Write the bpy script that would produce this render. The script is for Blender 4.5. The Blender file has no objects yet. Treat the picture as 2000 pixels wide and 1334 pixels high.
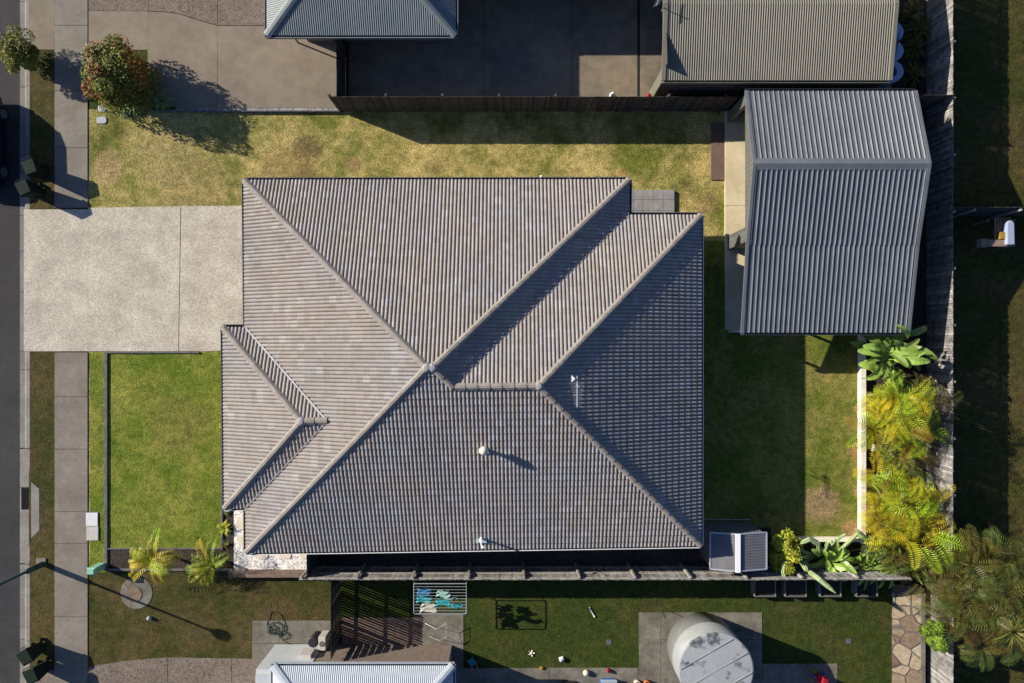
import bpy, math, random
import numpy as np
from mathutils import Vector, Matrix
random.seed(7); rng = np.random.default_rng(7)
R = math.radians
S = 43.5            # photograph pixels per metre on the ground
CAMH = 30.0
scene = bpy.context.scene
col = scene.collection
# ---------------------------------------------------------------- camera, sky, sun, exposure
cd = bpy.data.cameras.new('camera'); cam = bpy.data.objects.new('camera', cd); col.objects.link(cam)
cam.location = (0, 0, CAMH); cam.rotation_euler = (0, 0, 0)
cd.sensor_width = 36; cd.lens = 36 * CAMH * S / 2000; cd.clip_end = 2000; cd.clip_start = 0.5
scene.camera = cam
EL = R(24.5); AZX, AZY = 0.9285, -0.3714       # the way shadows fall
w = bpy.data.worlds.new('World'); scene.world = w; w.use_nodes = True
nt = w.node_tree; bg = nt.nodes['Background']
sky = nt.nodes.new('ShaderNodeTexSky'); sky.sky_type = 'NISHITA'; sky.sun_disc = False
sky.sun_elevation = EL; sky.sun_rotation = math.atan2(-AZX, -AZY)
tint = nt.nodes.new('ShaderNodeMix'); tint.data_type = 'RGBA'; tint.blend_type = 'MULTIPLY'; tint.inputs[0].default_value = 1; tint.inputs[7].default_value = (.62, .80, 1.18, 1)
nt.links.new(sky.outputs[0], tint.inputs[6]); nt.links.new(tint.outputs[2], bg.inputs[0]); bg.inputs[1].default_value = 0.062
sl = bpy.data.lights.new('sun', 'SUN'); sl.energy = 5.0; sl.angle = R(0.5); sl.color = (1, 0.92, 0.80)
so = bpy.data.objects.new('sun', sl); col.objects.link(so)
dvec = Vector((AZX * math.cos(EL), AZY * math.cos(EL), -math.sin(EL)))
so.rotation_euler = dvec.to_track_quat('-Z', 'Y').to_euler(); so.location = (-20, 8, 20)
scene.view_settings.view_transform = 'Standard'; scene.view_settings.look = 'None'
scene.view_settings.gamma = 1; scene.view_settings.exposure = 0.8
scene.render.resolution_x = 1024; scene.render.resolution_y = 683

def P(px, py, h=0.0):
    f = S * CAMH / (CAMH - h)
    return ((px - 1000) / f, (667 - py) / f, h)
def X(px, h=0): return P(px, 0, h)[0]
def Y(py, h=0): return P(0, py, h)[1]

# ---------------------------------------------------------------- materials
def mat(name, c1, c2=None, scale=3.0, rough=0.85, bump=0.0, bscale=None, metal=0.0, detail=4, fine=None, lo=0.35, hi=0.65, trans=0.0, attr=None, spec=0.3, coat=0):
    """two tones mixed by a noise, plus optional (scale, amount) grain and a bump"""
    m = bpy.data.materials.new(name); m.use_nodes = True
    t = m.node_tree; N = t.nodes; L = t.links; b = N['Principled BSDF']
    b.inputs['Roughness'].default_value = rough; b.inputs['Metallic'].default_value = metal
    b.inputs['Specular IOR Level'].default_value = spec
    if coat: b.inputs['Coat Weight'].default_value = coat
    tc = N.new('ShaderNodeTexCoord'); vec = tc.outputs['Object']
    out = None
    if c2 is not None:
        n = N.new('ShaderNodeTexNoise'); n.inputs['Scale'].default_value = scale; n.inputs['Detail'].default_value = detail
        n.inputs['Roughness'].default_value = 0.6
        L.new(vec, n.inputs['Vector'])
        r = N.new('ShaderNodeValToRGB'); r.color_ramp.elements[0].position = lo; r.color_ramp.elements[1].position = hi
        r.color_ramp.elements[0].color = (*c1, 1); r.color_ramp.elements[1].color = (*c2, 1)
        L.new(n.outputs['Fac'], r.inputs['Fac']); out = r.outputs['Color']
    else:
        r = N.new('ShaderNodeRGB'); r.outputs[0].default_value = (*c1, 1); out = r.outputs[0]
    if attr:
        a = N.new('ShaderNodeAttribute'); a.attribute_name = attr
        mx = N.new('ShaderNodeMix'); mx.data_type = 'RGBA'; mx.blend_type = 'MULTIPLY'; mx.inputs[0].default_value = 1
        L.new(out, mx.inputs[6]); L.new(a.outputs['Color'], mx.inputs[7]); out = mx.outputs[2]
    if fine:
        for fs, fa in (fine if isinstance(fine[0], tuple) else (fine,)):
            n2 = N.new('ShaderNodeTexNoise'); n2.inputs['Scale'].default_value = fs; n2.inputs['Detail'].default_value = 3
            L.new(vec, n2.inputs['Vector'])
            mr = N.new('ShaderNodeMapRange'); mr.inputs[1].default_value = 0.3; mr.inputs[2].default_value = 0.7
            mr.inputs[3].default_value = 1 - fa; mr.inputs[4].default_value = 1 + fa
            L.new(n2.outputs['Fac'], mr.inputs[0])
            vm = N.new('ShaderNodeVectorMath'); vm.operation = 'SCALE'
            L.new(out, vm.inputs[0]); L.new(mr.outputs[0], vm.inputs['Scale']); out = vm.outputs[0]
    L.new(out, b.inputs['Base Color'])
    if bump:
        n3 = N.new('ShaderNodeTexNoise'); n3.inputs['Scale'].default_value = bscale or 30; n3.inputs['Detail'].default_value = 4
        L.new(vec, n3.inputs['Vector'])
        bp = N.new('ShaderNodeBump'); bp.inputs['Strength'].default_value = 1.0; bp.inputs['Distance'].default_value = bump
        L.new(n3.outputs['Fac'], bp.inputs['Height']); L.new(bp.outputs[0], b.inputs['Normal'])
    if trans:
        tr = N.new('ShaderNodeBsdfTranslucent'); L.new(out, tr.inputs[0])
        ms = N.new('ShaderNodeMixShader'); ms.inputs[0].default_value = trans
        o = N['Material Output']; L.new(b.outputs[0], ms.inputs[1]); L.new(tr.outputs[0], ms.inputs[2]); L.new(ms.outputs[0], o.inputs[0])
    return m

def grass_mat(name, green, tan, brown, patch=0.35, lo=0.4, hi=0.62, grain=0.5, spots=()):
    m = bpy.data.materials.new(name); m.use_nodes = True
    t = m.node_tree; N = t.nodes; L = t.links; b = N['Principled BSDF']; b.inputs['Roughness'].default_value = 0.9
    b.inputs['Specular IOR Level'].default_value = 0.1
    g = N.new('ShaderNodeTexCoord').outputs['Object']
    def noise(s, d=5, rgh=0.6, dist=0.0):
        n = N.new('ShaderNodeTexNoise'); n.inputs['Scale'].default_value = s; n.inputs['Detail'].default_value = d
        n.inputs['Roughness'].default_value = rgh; n.inputs['Distortion'].default_value = dist; L.new(g, n.inputs['Vector']); return n.outputs['Fac']
    def ramp(f, a, bb, ca, cb):
        r = N.new('ShaderNodeValToRGB'); e = r.color_ramp.elements; e[0].position = a; e[1].position = bb
        e[0].color = (*ca, 1); e[1].color = (*cb, 1); L.new(f, r.inputs[0]); return r.outputs[0]
    def mixc(f, a, bb, mode='MIX'):
        x = N.new('ShaderNodeMix'); x.data_type = 'RGBA'; x.blend_type = mode
        if isinstance(f, float): x.inputs[0].default_value = f
        else: L.new(f, x.inputs[0])
        L.new(a, x.inputs[6]); L.new(bb, x.inputs[7]); return x.outputs[2]
    base = ramp(noise(patch, 6, 0.65, 0.3), lo, hi, green, tan)
    brn = ramp(noise(patch * 0.8 + 0.13, 6, 0.62), 0.56, 0.72, (1, 1, 1), tuple(brown[i] / max(tan[i], 1e-3) for i in range(3)))
    base = mixc(0.85, base, brn, 'MULTIPLY')
    for (sx, sy, sr, sc, sk) in spots:
        vm = N.new('ShaderNodeVectorMath'); vm.operation = 'DISTANCE'; vm.inputs[1].default_value = (sx, sy, 0); L.new(g, vm.inputs[0])
        ad = N.new('ShaderNodeMath'); ad.operation = 'MULTIPLY_ADD'; ad.inputs[1].default_value = sr * 2.2; ad.inputs[2].default_value = -sr * 1.1; L.new(noise(2.6, 6, .75), ad.inputs[0])
        su = N.new('ShaderNodeMath'); su.operation = 'ADD'; L.new(vm.outputs['Value'], su.inputs[0]); L.new(ad.outputs[0], su.inputs[1])
        mr = N.new('ShaderNodeMapRange'); mr.inputs[1].default_value = sr * .75; mr.inputs[2].default_value = sr * 1.25; mr.inputs[3].default_value = .8 * sk; mr.inputs[4].default_value = 0; L.new(su.outputs[0], mr.inputs[0])
        rc_ = N.new('ShaderNodeRGB'); rc_.outputs[0].default_value = (*sc, 1); base = mixc(mr.outputs[0], base, rc_.outputs[0])
    mid = ramp(noise(3.2, 4), 0.35, 0.65, (0.72, 0.76, 0.68), (1.26, 1.22, 1.16))
    base = mixc(1.0, base, mid, 'MULTIPLY')
    fine = ramp(noise(11, 3, 0.8), 0.3, 0.7, (1 - grain,) * 3, (1 + grain, 1 + grain * 0.9, 1 + grain * 0.7))
    base = mixc(1.0, base, fine, 'MULTIPLY')
    L.new(base, b.inputs['Base Color'])
    bp = N.new('ShaderNodeBump'); bp.inputs['Strength'].default_value = 1; bp.inputs['Distance'].default_value = 0.05
    L.new(noise(14, 4, 0.7), bp.inputs['Height']); L.new(bp.outputs[0], b.inputs['Normal'])
    return m

M = {}
def W(x, y, r, c, k=1.0): q = P(x, y); return (q[0], q[1], r / S, c, k)
M['lawn'] = grass_mat('dry_lawn', (.135, .150, .032), (.42, .335, .14), (.22, .165, .075), 0.42, .38, .60, .55,
    [W(210, 325, 30, (.30, .22, .12)), W(600, 288, 26, (.11, .085, .04)), W(560, 345, 60, (.17, .12, .05), .7), W(1215, 338, 8, (.34, .21, .07)), W(690, 320, 14, (.28, .20, .10)), W(330, 300, 60, (.28, .23, .11), .6), W(380, 380, 70, (.28, .21, .10), .6), W(1380, 400, 22, (.26, .17, .09), .7)])
M['front_lawn'] = grass_mat('green_lawn', (.105, .150, .016), (.225, .225, .048), (.15, .15, .04), 0.5, .42, .68, .48, [W(350, 830, 60, (.17, .15, .045), .6)])
M['back_lawn'] = grass_mat('rear_lawn', (.105, .135, .022), (.23, .205, .06), (.22, .15, .08), 0.45, .42, .66, .5,
    [W(1605, 985, 34, (.27, .19, .12)), W(1672, 880, 16, (.30, .17, .09)), W(1676, 700, 14, (.2, .13, .07)), W(1662, 1035, 18, (.32, .20, .10)), W(1676, 960, 10, (.3, .18, .10)), W(1676, 800, 10, (.26, .17, .08))])
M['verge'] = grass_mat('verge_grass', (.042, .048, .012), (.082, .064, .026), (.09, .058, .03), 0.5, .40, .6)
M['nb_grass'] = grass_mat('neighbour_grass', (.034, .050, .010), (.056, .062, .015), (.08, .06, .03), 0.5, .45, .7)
M['field'] = grass_mat('field_grass', (.040, .045, .010), (.078, .062, .024), (.08, .055, .03), 0.3, .4, .65)
def speckle(name, cdark, cmid, clight, scale=22, stain=(0.9, 1.08)):
    m = mat(name, cmid, clight, 0.55, 0.9, 0.01, 40, fine=((1.1, 0.06), (3.0, .05)))
    t = m.node_tree; N = t.nodes; L = t.links; b = N['Principled BSDF']; src = b.inputs['Base Color'].links[0].from_socket
    tc = [n for n in N if n.type == 'TEX_COORD'][0]
    v = N.new('ShaderNodeTexVoronoi'); v.inputs['Scale'].default_value = scale; L.new(tc.outputs['Object'], v.inputs['Vector'])
    sp = N.new('ShaderNodeSeparateColor'); L.new(v.outputs['Color'], sp.inputs[0])
    r = N.new('ShaderNodeValToRGB'); e = r.color_ramp.elements
    e[0].position = 0.0; e[1].position = 1.0; k = [cdark[i] / cmid[i] for i in range(3)]; e[0].color = (*k, 1); e[1].color = (1.2, 1.2, 1.2, 1)
    x = e.new(0.45); x.color = (0.95, 0.95, 0.95, 1)
    L.new(sp.outputs[0], r.inputs[0])
    mx = N.new('ShaderNodeMix'); mx.data_type = 'RGBA'; mx.blend_type = 'MULTIPLY'; mx.inputs[0].default_value = 1
    L.new(src, mx.inputs[6]); L.new(r.outputs[0], mx.inputs[7]); L.new(mx.outputs[2], b.inputs['Base Color'])
    return m
M['aggregate'] = speckle('exposed_aggregate', (.27, .24, .19), (.40, .355, .28), (.50, .45, .36), 27)
M['nb_agg'] = speckle('brown_aggregate', (.07, .055, .045), (.16, .125, .095), (.19, .15, .115))
M['pebble'] = speckle('white_pebbles', (.28, .26, .23), (.66, .63, .58), (.74, .71, .67), 16)
M['gravel'] = speckle('grey_gravel', (.08, .08, .08), (.24, .24, .23), (.3, .3, .3), 16)
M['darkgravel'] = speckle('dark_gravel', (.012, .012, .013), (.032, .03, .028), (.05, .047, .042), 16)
M['mulch'] = speckle('bark_mulch', (.010, .007, .005), (.034, .024, .017), (.05, .036, .025), 16)
M['asphalt'] = mat('asphalt', (.032, .031, .031), (.043, .042, .041), 0.5, 0.95, .01, 50, fine=((22, .25), (2.5, .1)))
M['conc'] = mat('footpath_concrete', (.165, .142, .112), (.21, .185, .15), 0.8, 0.9, .004, 30, fine=((1.2, .10), (6, .09), (30, .07)))
M['conc_brown'] = mat('driveway_concrete', (.18, .145, .105), (.225, .185, .135), 0.5, 0.9, .003, 30, fine=((2.2, .10), (25, .06)))
M['conc_dirty'] = mat('yard_concrete', (.145, .12, .095), (.235, .185, .12), 0.45, 0.9, .004, 30, fine=((2, .16), (18, .1)))
M['conc_old'] = mat('old_concrete', (.10, .09, .07), (.18, .165, .13), 1.1, 0.9, .005, 30, fine=((5, .15), (25, .1)))
M['kerb'] = mat('kerb_concrete', (.17, .155, .135), (.24, .225, .195), 1.2, 0.9, .003, 30, fine=((8, .08), (30, .06)))
M['slab'] = mat('cream_slab', (.50, .42, .26), (.60, .52, .35), 0.9, 0.8, fine=((5, .06), (25, .05)))
M['tilepave'] = mat('grey_pavers', (.20, .19, .185), (.27, .26, .25), 2.3, 0.7, fine=(6, .1))
M['step'] = mat('cream_stone', (.58, .50, .37), (.66, .58, .45), 3, 0.8)
M['wall'] = mat('render_wall', (.34, .32, .29), (.38, .36, .33), 2, .9)
M['wall_white'] = mat('painted_wall', (.42, .44, .44), (.47, .49, .49), 1.5, .7)
M['brick'] = mat('tan_brick', (.17, .13, .10), (.22, .17, .135), 9, .9, fine=(4, .1))
M['door'] = mat('garage_door', (.10, .10, .11), rough=.5)
M['frame'] = mat('window_frame', (.05, .05, .055), rough=.4)
M['glass'] = mat('window_glass', (.02, .025, .03), rough=.08, spec=.8)
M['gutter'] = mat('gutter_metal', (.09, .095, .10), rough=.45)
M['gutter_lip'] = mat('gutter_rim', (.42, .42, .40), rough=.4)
M['rim_sunlit'] = mat('sunlit_gutter_rim', (.66, .66, .64), rough=.4)  # bright copy of the rim, sunlight on its inner face put into the colour
M['white'] = mat('white_paint', (.72, .72, .70), rough=.5)
M['flash'] = mat('valley_metal', (.60, .61, .62), (.5, .5, .52), 2, .35, metal=.2)
M['timber_grey'] = mat('weathered_timber', (.20, .18, .16), (.36, .34, .31), 7, .9, fine=((3, .15), (25, .15)))
M['paling_grey'] = mat('weathered_paling', (.15, .14, .13), (.30, .285, .26), 3, .9, fine=((5, .2), (25, .15)), attr='tint')
M['paling_dark'] = mat('dark_paling', (.04, .034, .03), (.085, .072, .062), 4, .9, fine=(20, .2), attr='tint')
M['timber_dark'] = mat('dark_timber', (.045, .038, .032), (.095, .08, .066), 5, .9, fine=(20, .2))
M['timber_brown'] = mat('brown_timber', (.13, .085, .06), (.2, .14, .10), 5, .9, fine=(15, .15))
M['sleeper'] = mat('garden_sleeper', (.085, .082, .078), (.14, .13, .125), 4, .9, fine=(18, .15))
M['edge'] = mat('cream_blocks', (.66, .60, .47), (.74, .69, .57), 3, .8, fine=(12, .06))
M['nearblack'] = mat('black_metal', (.02, .02, .022), rough=.5)
M['metal'] = mat('pale_metal', (.55, .56, .58), rough=.35, metal=.5)
M['steel'] = mat('galvanised_steel', (.40, .41, .43), rough=.4, metal=.5)
M['dkmetal'] = mat('charcoal_steel', (.045, .055, .065), (.055, .065, .075), 3, .45)
M['shedroof'] = mat('slate_grey_steel', (.098, .106, .114), (.122, .131, .138), .8, .38, fine=((4, .06), (25, .05)), spec=.6)
M['shedwall'] = mat('shed_cladding', (.10, .10, .085), (.12, .12, .10), 2, .5)
M['tanroof'] = mat('beige_steel_roof', (.15, .14, .105), (.175, .163, .125), .7, .45, fine=(5, .05))
M['grnroof'] = mat('blue_grey_steel_roof', (.135, .16, .16), (.16, .18, .18), .7, .45, fine=(5, .05))
M['whtroof'] = mat('pale_steel_roof', (.34, .38, .41), (.40, .43, .46), .7, .4, fine=(5, .05))
M['gsroof'] = mat('charcoal_ribbed_steel', (.12, .12, .125), (.15, .15, .155), 2, .5)
M['tank'] = mat('grey_tank', (.22, .23, .22), (.26, .27, .26), .9, .5, fine=(3, .06))
M['tanklid'] = mat('stained_tank_top', (.08, .085, .085), (.30, .315, .315), 1.6, .5, lo=.36, hi=.46, fine=(6, .05), detail=6)
M['planter'] = mat('planter_steel', (.13, .135, .135), (.17, .17, .17), 3, .5)
M['tankblue'] = mat('blue_grey_poly', (.26, .31, .42), (.30, .35, .46), 2, .45)
M['mint'] = mat('mint_plastic', (.20, .42, .28), (.25, .48, .33), 3, .5)
M['green'] = mat('green_plastic', (.01, .16, .08), rough=.4)
M['pole'] = mat('dark_green_pole', (.018, .05, .042), rough=.45)
M['bin'] = mat('dark_green_bin', (.010, .018, .012), rough=.8, spec=.15)
M['navy'] = mat('navy_car_paint', (.008, .014, .035), rough=.25, coat=.7)
M['rubber'] = mat('tyre_rubber', (.015, .015, .015), rough=.9)
M['red'] = mat('red_plastic', (.26, .012, .02), rough=.4)
M['blue'] = mat('blue_plastic', (.012, .10, .36), rough=.4)
M['yellow'] = mat('yellow_plastic', (.30, .18, .02), rough=.5)
M['orange'] = mat('orange_plastic', (.45, .14, .03), rough=.5)
M['pink'] = mat('pink_metal', (.42, .16, .13), rough=.5)
M['teal'] = mat('teal_cloth', (.02, .20, .22), (.03, .26, .27), 6, .9)
M['cream'] = mat('cream_cloth', (.36, .34, .27), (.42, .40, .32), 6, .9)
M['paleteal'] = mat('pale_green_cloth', (.20, .34, .29), (.25, .4, .34), 6, .9)
M['bluecloth'] = mat('blue_cloth', (.03, .16, .30), (.02, .09, .2), 6, .9)
M['trunk'] = mat('bark', (.10, .075, .05), (.17, .13, .09), 12, .9)
M['canestem'] = mat('cane_stem', (.16, .17, .05), (.24, .22, .09), 8, .7)
M['palm'] = mat('golden_frond', (.30, .32, .014), (.48, .42, .022), 2.5, .5, trans=.15, attr='tint')
M['palmdark'] = mat('green_frond', (.080, .084, .016), (.135, .120, .030), 2.5, .5, trans=.2, attr='tint')
M['leafbig'] = mat('paddle_leaf', (.15, .215, .035), (.28, .33, .075), 3, .4, trans=.2, attr='tint')
M['bush'] = mat('lilly_pilly_leaf', (.11, .13, .016), (.18, .18, .026), 5, .6, trans=.15, attr='tint')
M['smalltree'] = mat('street_tree_leaf', (.14, .155, .018), (.21, .21, .028), 5, .6, trans=.15, attr='tint')
M['yelbush'] = mat('yellow_green_leaf', (.28, .32, .03), (.45, .45, .05), 5, .6, trans=.2, attr='tint')
M['strap'] = mat('strap_leaf', (.16, .24, .06), (.34, .42, .18), 5, .6, trans=.2, attr='tint')
M['cactus'] = mat('cactus_skin', (.22, .30, .12), (.36, .42, .20), 3, .7, fine=(14, .12))
M['rock'] = mat('pale_rock', (.42, .36, .30), (.55, .50, .44), 6, .9, .03, 10)
M['cover'] = mat('pit_cover_concrete', (.40, .37, .33), (.47, .44, .40), 6, .9, fine=(20, .1))
M['cover_w'] = mat('pale_pit_cover', (.52, .53, .53), (.60, .61, .61), 6, .8, fine=(22, .15))
M['poly'] = mat('blue_grey_cover', (.28, .34, .36), (.34, .40, .42), 9, .6)
M['brownmat'] = mat('brown_rubber', (.13, .085, .065), (.16, .105, .08), 2, .9, fine=(12, .08))
M['ply'] = mat('plywood', (.20, .14, .10), (.25, .18, .13), 4, .8)

def tile_mat():
    m = bpy.data.materials.new('concrete_roof_tile'); m.use_nodes = True
    t = m.node_tree; N = t.nodes; L = t.links; b = N['Principled BSDF']; b.inputs['Roughness'].default_value = .8
    b.inputs['Specular IOR Level'].default_value = .25
    uv = N.new('ShaderNodeUVMap'); uv.uv_map = 'UVMap'
    fl = N.new('ShaderNodeVectorMath'); fl.operation = 'FLOOR'; L.new(uv.outputs[0], fl.inputs[0])
    wn = N.new('ShaderNodeTexWhiteNoise'); wn.noise_dimensions = '2D'; L.new(fl.outputs[0], wn.inputs['Vector'])
    r = N.new('ShaderNodeValToRGB'); e = r.color_ramp.elements
    e[0].position = 0; e[0].color = (.232, .205, .18, 1); e[1].position = 1; e[1].color = (.318, .305, .29, 1)
    for p, c in ((.05, (.248, .222, .196, 1)), (.5, (.262, .240, .217, 1)), (.94, (.280, .262, .242, 1))): x = e.new(p); x.color = c
    L.new(wn.outputs['Value'], r.inputs[0])
    tc = N.new('ShaderNodeTexCoord')
    def mul(src, scale, a, bb, c1, c2, det=5):
        n = N.new('ShaderNodeTexNoise'); n.inputs['Scale'].default_value = scale; n.inputs['Detail'].default_value = det
        L.new(tc.outputs['Object'], n.inputs['Vector'])
        q = N.new('ShaderNodeValToRGB'); q.color_ramp.elements[0].position = a; q.color_ramp.elements[1].position = bb
        q.color_ramp.elements[0].color = (*c1, 1); q.color_ramp.elements[1].color = (*c2, 1); L.new(n.outputs['Fac'], q.inputs[0])
        x = N.new('ShaderNodeMix'); x.data_type = 'RGBA'; x.blend_type = 'MULTIPLY'; x.inputs[0].default_value = 1
        L.new(src, x.inputs[6]); L.new(q.outputs[0], x.inputs[7]); return x.outputs[2]
    o = mul(r.outputs[0], .45, .35, .65, (1.06, 1.01, .95), (.94, .96, 1.0))
    o = mul(o, 3.5, .3, .7, (.94, .93, .92), (1.06, 1.06, 1.07))
    o = mul(o, 14, .3, .7, (.85, .85, .85), (1.12, 1.12, 1.12))
    L.new(o, b.inputs['Base Color'])
    return m
M['tile'] = tile_mat()
M['cap'] = mat('ridge_cap', (.20, .175, .148), (.26, .235, .205), 3, .85, fine=(14, .15))
M['capmortar'] = mat('pointed_ridge_cap', (.24, .235, .23), (.30, .295, .29), 4, .8)

def stone_mat():
    m = bpy.data.materials.new('flagstone_facing'); m.use_nodes = True
    t = m.node_tree; N = t.nodes; L = t.links; b = N['Principled BSDF']; b.inputs['Roughness'].default_value = .9
    tc = N.new('ShaderNodeTexCoord'); v = N.new('ShaderNodeTexVoronoi'); v.inputs['Scale'].default_value = 1.7
    L.new(tc.outputs['Object'], v.inputs['Vector'])
    v2 = N.new('ShaderNodeTexVoronoi'); v2.feature = 'DISTANCE_TO_EDGE'; v2.inputs['Scale'].default_value = 1.7; L.new(tc.outputs['Object'], v2.inputs['Vector'])
    sp = N.new('ShaderNodeSeparateColor'); L.new(v.outputs['Color'], sp.inputs[0])
    r = N.new('ShaderNodeValToRGB'); e = r.color_ramp.elements; e[0].color = (.10, .065, .045, 1); e[1].color = (.26, .22, .16, 1); x = e.new(.5); x.color = (.22, .165, .10, 1)
    L.new(sp.outputs[0], r.inputs[0])
    q = N.new('ShaderNodeValToRGB'); q.color_ramp.elements[0].position = .02; q.color_ramp.elements[1].position = .06
    L.new(v2.outputs[0], q.inputs[0])
    mx = N.new('ShaderNodeMix'); mx.data_type = 'RGBA'; L.new(q.outputs[0], mx.inputs[0]); mx.inputs[6].default_value = (.085, .072, .06, 1); L.new(r.outputs[0], mx.inputs[7])
    n = N.new('ShaderNodeTexNoise'); n.inputs['Scale'].default_value = 6; L.new(tc.outputs['Object'], n.inputs['Vector'])
    mr = N.new('ShaderNodeMapRange'); mr.inputs[1].default_value = .3; mr.inputs[2].default_value = .7; mr.inputs[3].default_value = .75; mr.inputs[4].default_value = 1.2; L.new(n.outputs[0], mr.inputs[0])
    vm = N.new('ShaderNodeVectorMath'); vm.operation = 'SCALE'; L.new(mx.outputs[2], vm.inputs[0]); L.new(mr.outputs[0], vm.inputs['Scale'])
    L.new(vm.outputs[0], b.inputs['Base Color'])
    bp = N.new('ShaderNodeBump'); bp.inputs['Distance'].default_value = .03; L.new(q.outputs[0], bp.inputs['Height']); L.new(bp.outputs[0], b.inputs['Normal'])
    return m
M['stone'] = stone_mat()

# ---------------------------------------------------------------- helpers
def tag(o, label=None, cat=None, group=None, kind=None):
    if label: o['label'] = label
    if cat: o['category'] = cat
    if group: o['group'] = group
    if kind: o['kind'] = kind
    return o
def empty(name, loc, label, cat, group=None, rz=0.0):
    o = bpy.data.objects.new(name, None); col.objects.link(o); o.location = loc; o.rotation_euler = (0, 0, rz)
    o.empty_display_size = .2
    return tag(o, label, cat, group)
class MB:
    """collects shapes in world or local coordinates, links them as one mesh"""
    def __init__(s): s.v = []; s.f = []; s.n = 0
    def add(s, vs, fs):
        s.v.extend([tuple(float(c) for c in q) for q in vs]); s.f.extend([tuple(i + s.n for i in f) for f in fs]); s.n += len(vs); return s
    def box(s, a, b):
        x0, x1 = sorted((a[0], b[0])); y0, y1 = sorted((a[1], b[1])); z0, z1 = sorted((a[2], b[2]))
        return s.add([(x0, y0, z0), (x1, y0, z0), (x1, y1, z0), (x0, y1, z0), (x0, y0, z1), (x1, y0, z1), (x1, y1, z1), (x0, y1, z1)],
                     [(0, 3, 2, 1), (4, 5, 6, 7), (0, 1, 5, 4), (1, 2, 6, 5), (2, 3, 7, 6), (3, 0, 4, 7)])
    def bar(s, p, q, w, h, up=(0, 0, 1)):
        p = Vector(p); q = Vector(q); d = (q - p).normalized(); up = Vector(up)
        if abs(d.dot(up)) > .99: up = Vector((0, 1, 0))
        a = d.cross(up).normalized() * w / 2; b = a.cross(d).normalized() * h / 2
        vs = [p - a - b, p + a - b, p + a + b, p - a + b, q - a - b, q + a - b, q + a + b, q - a + b]
        return s.add(vs, [(0, 3, 2, 1), (4, 5, 6, 7), (0, 1, 5, 4), (1, 2, 6, 5), (2, 3, 7, 6), (3, 0, 4, 7)])
    def prism(s, poly, z0, z1):
        a = sum(poly[i][0] * poly[(i + 1) % len(poly)][1] - poly[(i + 1) % len(poly)][0] * poly[i][1] for i in range(len(poly)))
        if a < 0: poly = poly[::-1]
        n = len(poly); vs = [(q[0], q[1], z0) for q in poly] + [(q[0], q[1], z1) for q in poly]
        return s.add(vs, [tuple(range(n - 1, -1, -1)), tuple(range(n, 2 * n))] + [(i, (i + 1) % n, n + (i + 1) % n, n + i) for i in range(n)])
    def tube(s, pts, r, n=8, r1=None, caps=True):
        pts = [Vector(q) for q in pts]; m = len(pts); vs = []; fs = []
        for i, q in enumerate(pts):
            d = (pts[min(i + 1, m - 1)] - pts[max(i - 1, 0)]).normalized()
            up = Vector((0, 0, 1)) if abs(d.z) < .95 else Vector((1, 0, 0))
            a = d.cross(up).normalized(); b = a.cross(d)
            rr = r if r1 is None else r + (r1 - r) * i / (m - 1)
            if isinstance(r, (list, tuple)): rr = r[i]
            for k in range(n):
                t = 2 * math.pi * k / n; vs.append(q + a * (rr * math.cos(t)) + b * (rr * math.sin(t)))
        for i in range(m - 1):
            for k in range(n): fs.append((i * n + k, i * n + (k + 1) % n, (i + 1) * n + (k + 1) % n, (i + 1) * n + k))
        if caps: fs.append(tuple(range(n))); fs.append(tuple(range((m - 1) * n + n - 1, (m - 1) * n - 1, -1)))
        return s.add(vs, fs)
    def lathe(s, c, prof, n=20):
        vs = []; fs = []
        for r, z in prof:
            for k in range(n):
                t = 2 * math.pi * k / n; vs.append((c[0] + r * math.cos(t), c[1] + r * math.sin(t), c[2] + z))
        for i in range(len(prof) - 1):
            for k in range(n): fs.append((i * n + k, i * n + (k + 1) % n, (i + 1) * n + (k + 1) % n, (i + 1) * n + k))
        fs.append(tuple(range(n - 1, -1, -1))); m = len(prof) - 1; fs.append(tuple(range(m * n, m * n + n)))
        return s.add(vs, fs)
    def build(s, name, m, parent=None, smooth=False, local=None, bevel=0, label=None):
        """local: subtract this point, so that world coordinates fit under a parent standing there"""
        me = bpy.data.meshes.new(name)
        vs = s.v
        if parent is not None and local is None:
            inv = world_inv(parent)
            vs = [tuple(inv @ Vector(q)) for q in vs]
        me.from_pydata(vs, [], s.f); me.materials.append(M[m] if isinstance(m, str) else m)
        if smooth: me.polygons.foreach_set('use_smooth', [True] * len(me.polygons))
        me.update(); o = bpy.data.objects.new(name, me); col.objects.link(o)
        if parent is not None: o.parent = parent
        if bevel:
            b = o.modifiers.new('bevel', 'BEVEL'); b.width = bevel; b.segments = 2; b.limit_method = 'ANGLE'
        if label: o['label'] = label
        return o
def world_inv(p):
    mt = Matrix.Identity(4); q = p
    while q is not None:
        mt = (Matrix.Translation(q.location) @ q.rotation_euler.to_matrix().to_4x4() @ Matrix.Diagonal((*q.scale, 1))) @ mt; q = q.parent
    return mt.inverted()
def copy_tree(o, parent=None):
    c = o.copy(); col.objects.link(c); c.parent = parent
    for ch in [x for x in o.children]: copy_tree(ch, c)
    return c
def pp(*pts): return [P(x, y)[:2] for x, y in pts]
def rect(x0, y0, x1, y1): return pp((x0, y0), (x1, y0), (x1, y1), (x0, y1))
def sheet(name, polys, z, m, thick=None):
    b = MB()
    for p in polys:
        if thick: b.prism(p, z - thick, z)
        else:
            a = sum(p[i][0] * p[(i + 1) % len(p)][1] - p[(i + 1) % len(p)][0] * p[i][1] for i in range(len(p)))
            if a < 0: p = p[::-1]
            b.add([(q[0], q[1], z) for q in p], [tuple(range(len(p)))])
    return tag(b.build(name, m), kind='structure')

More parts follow.
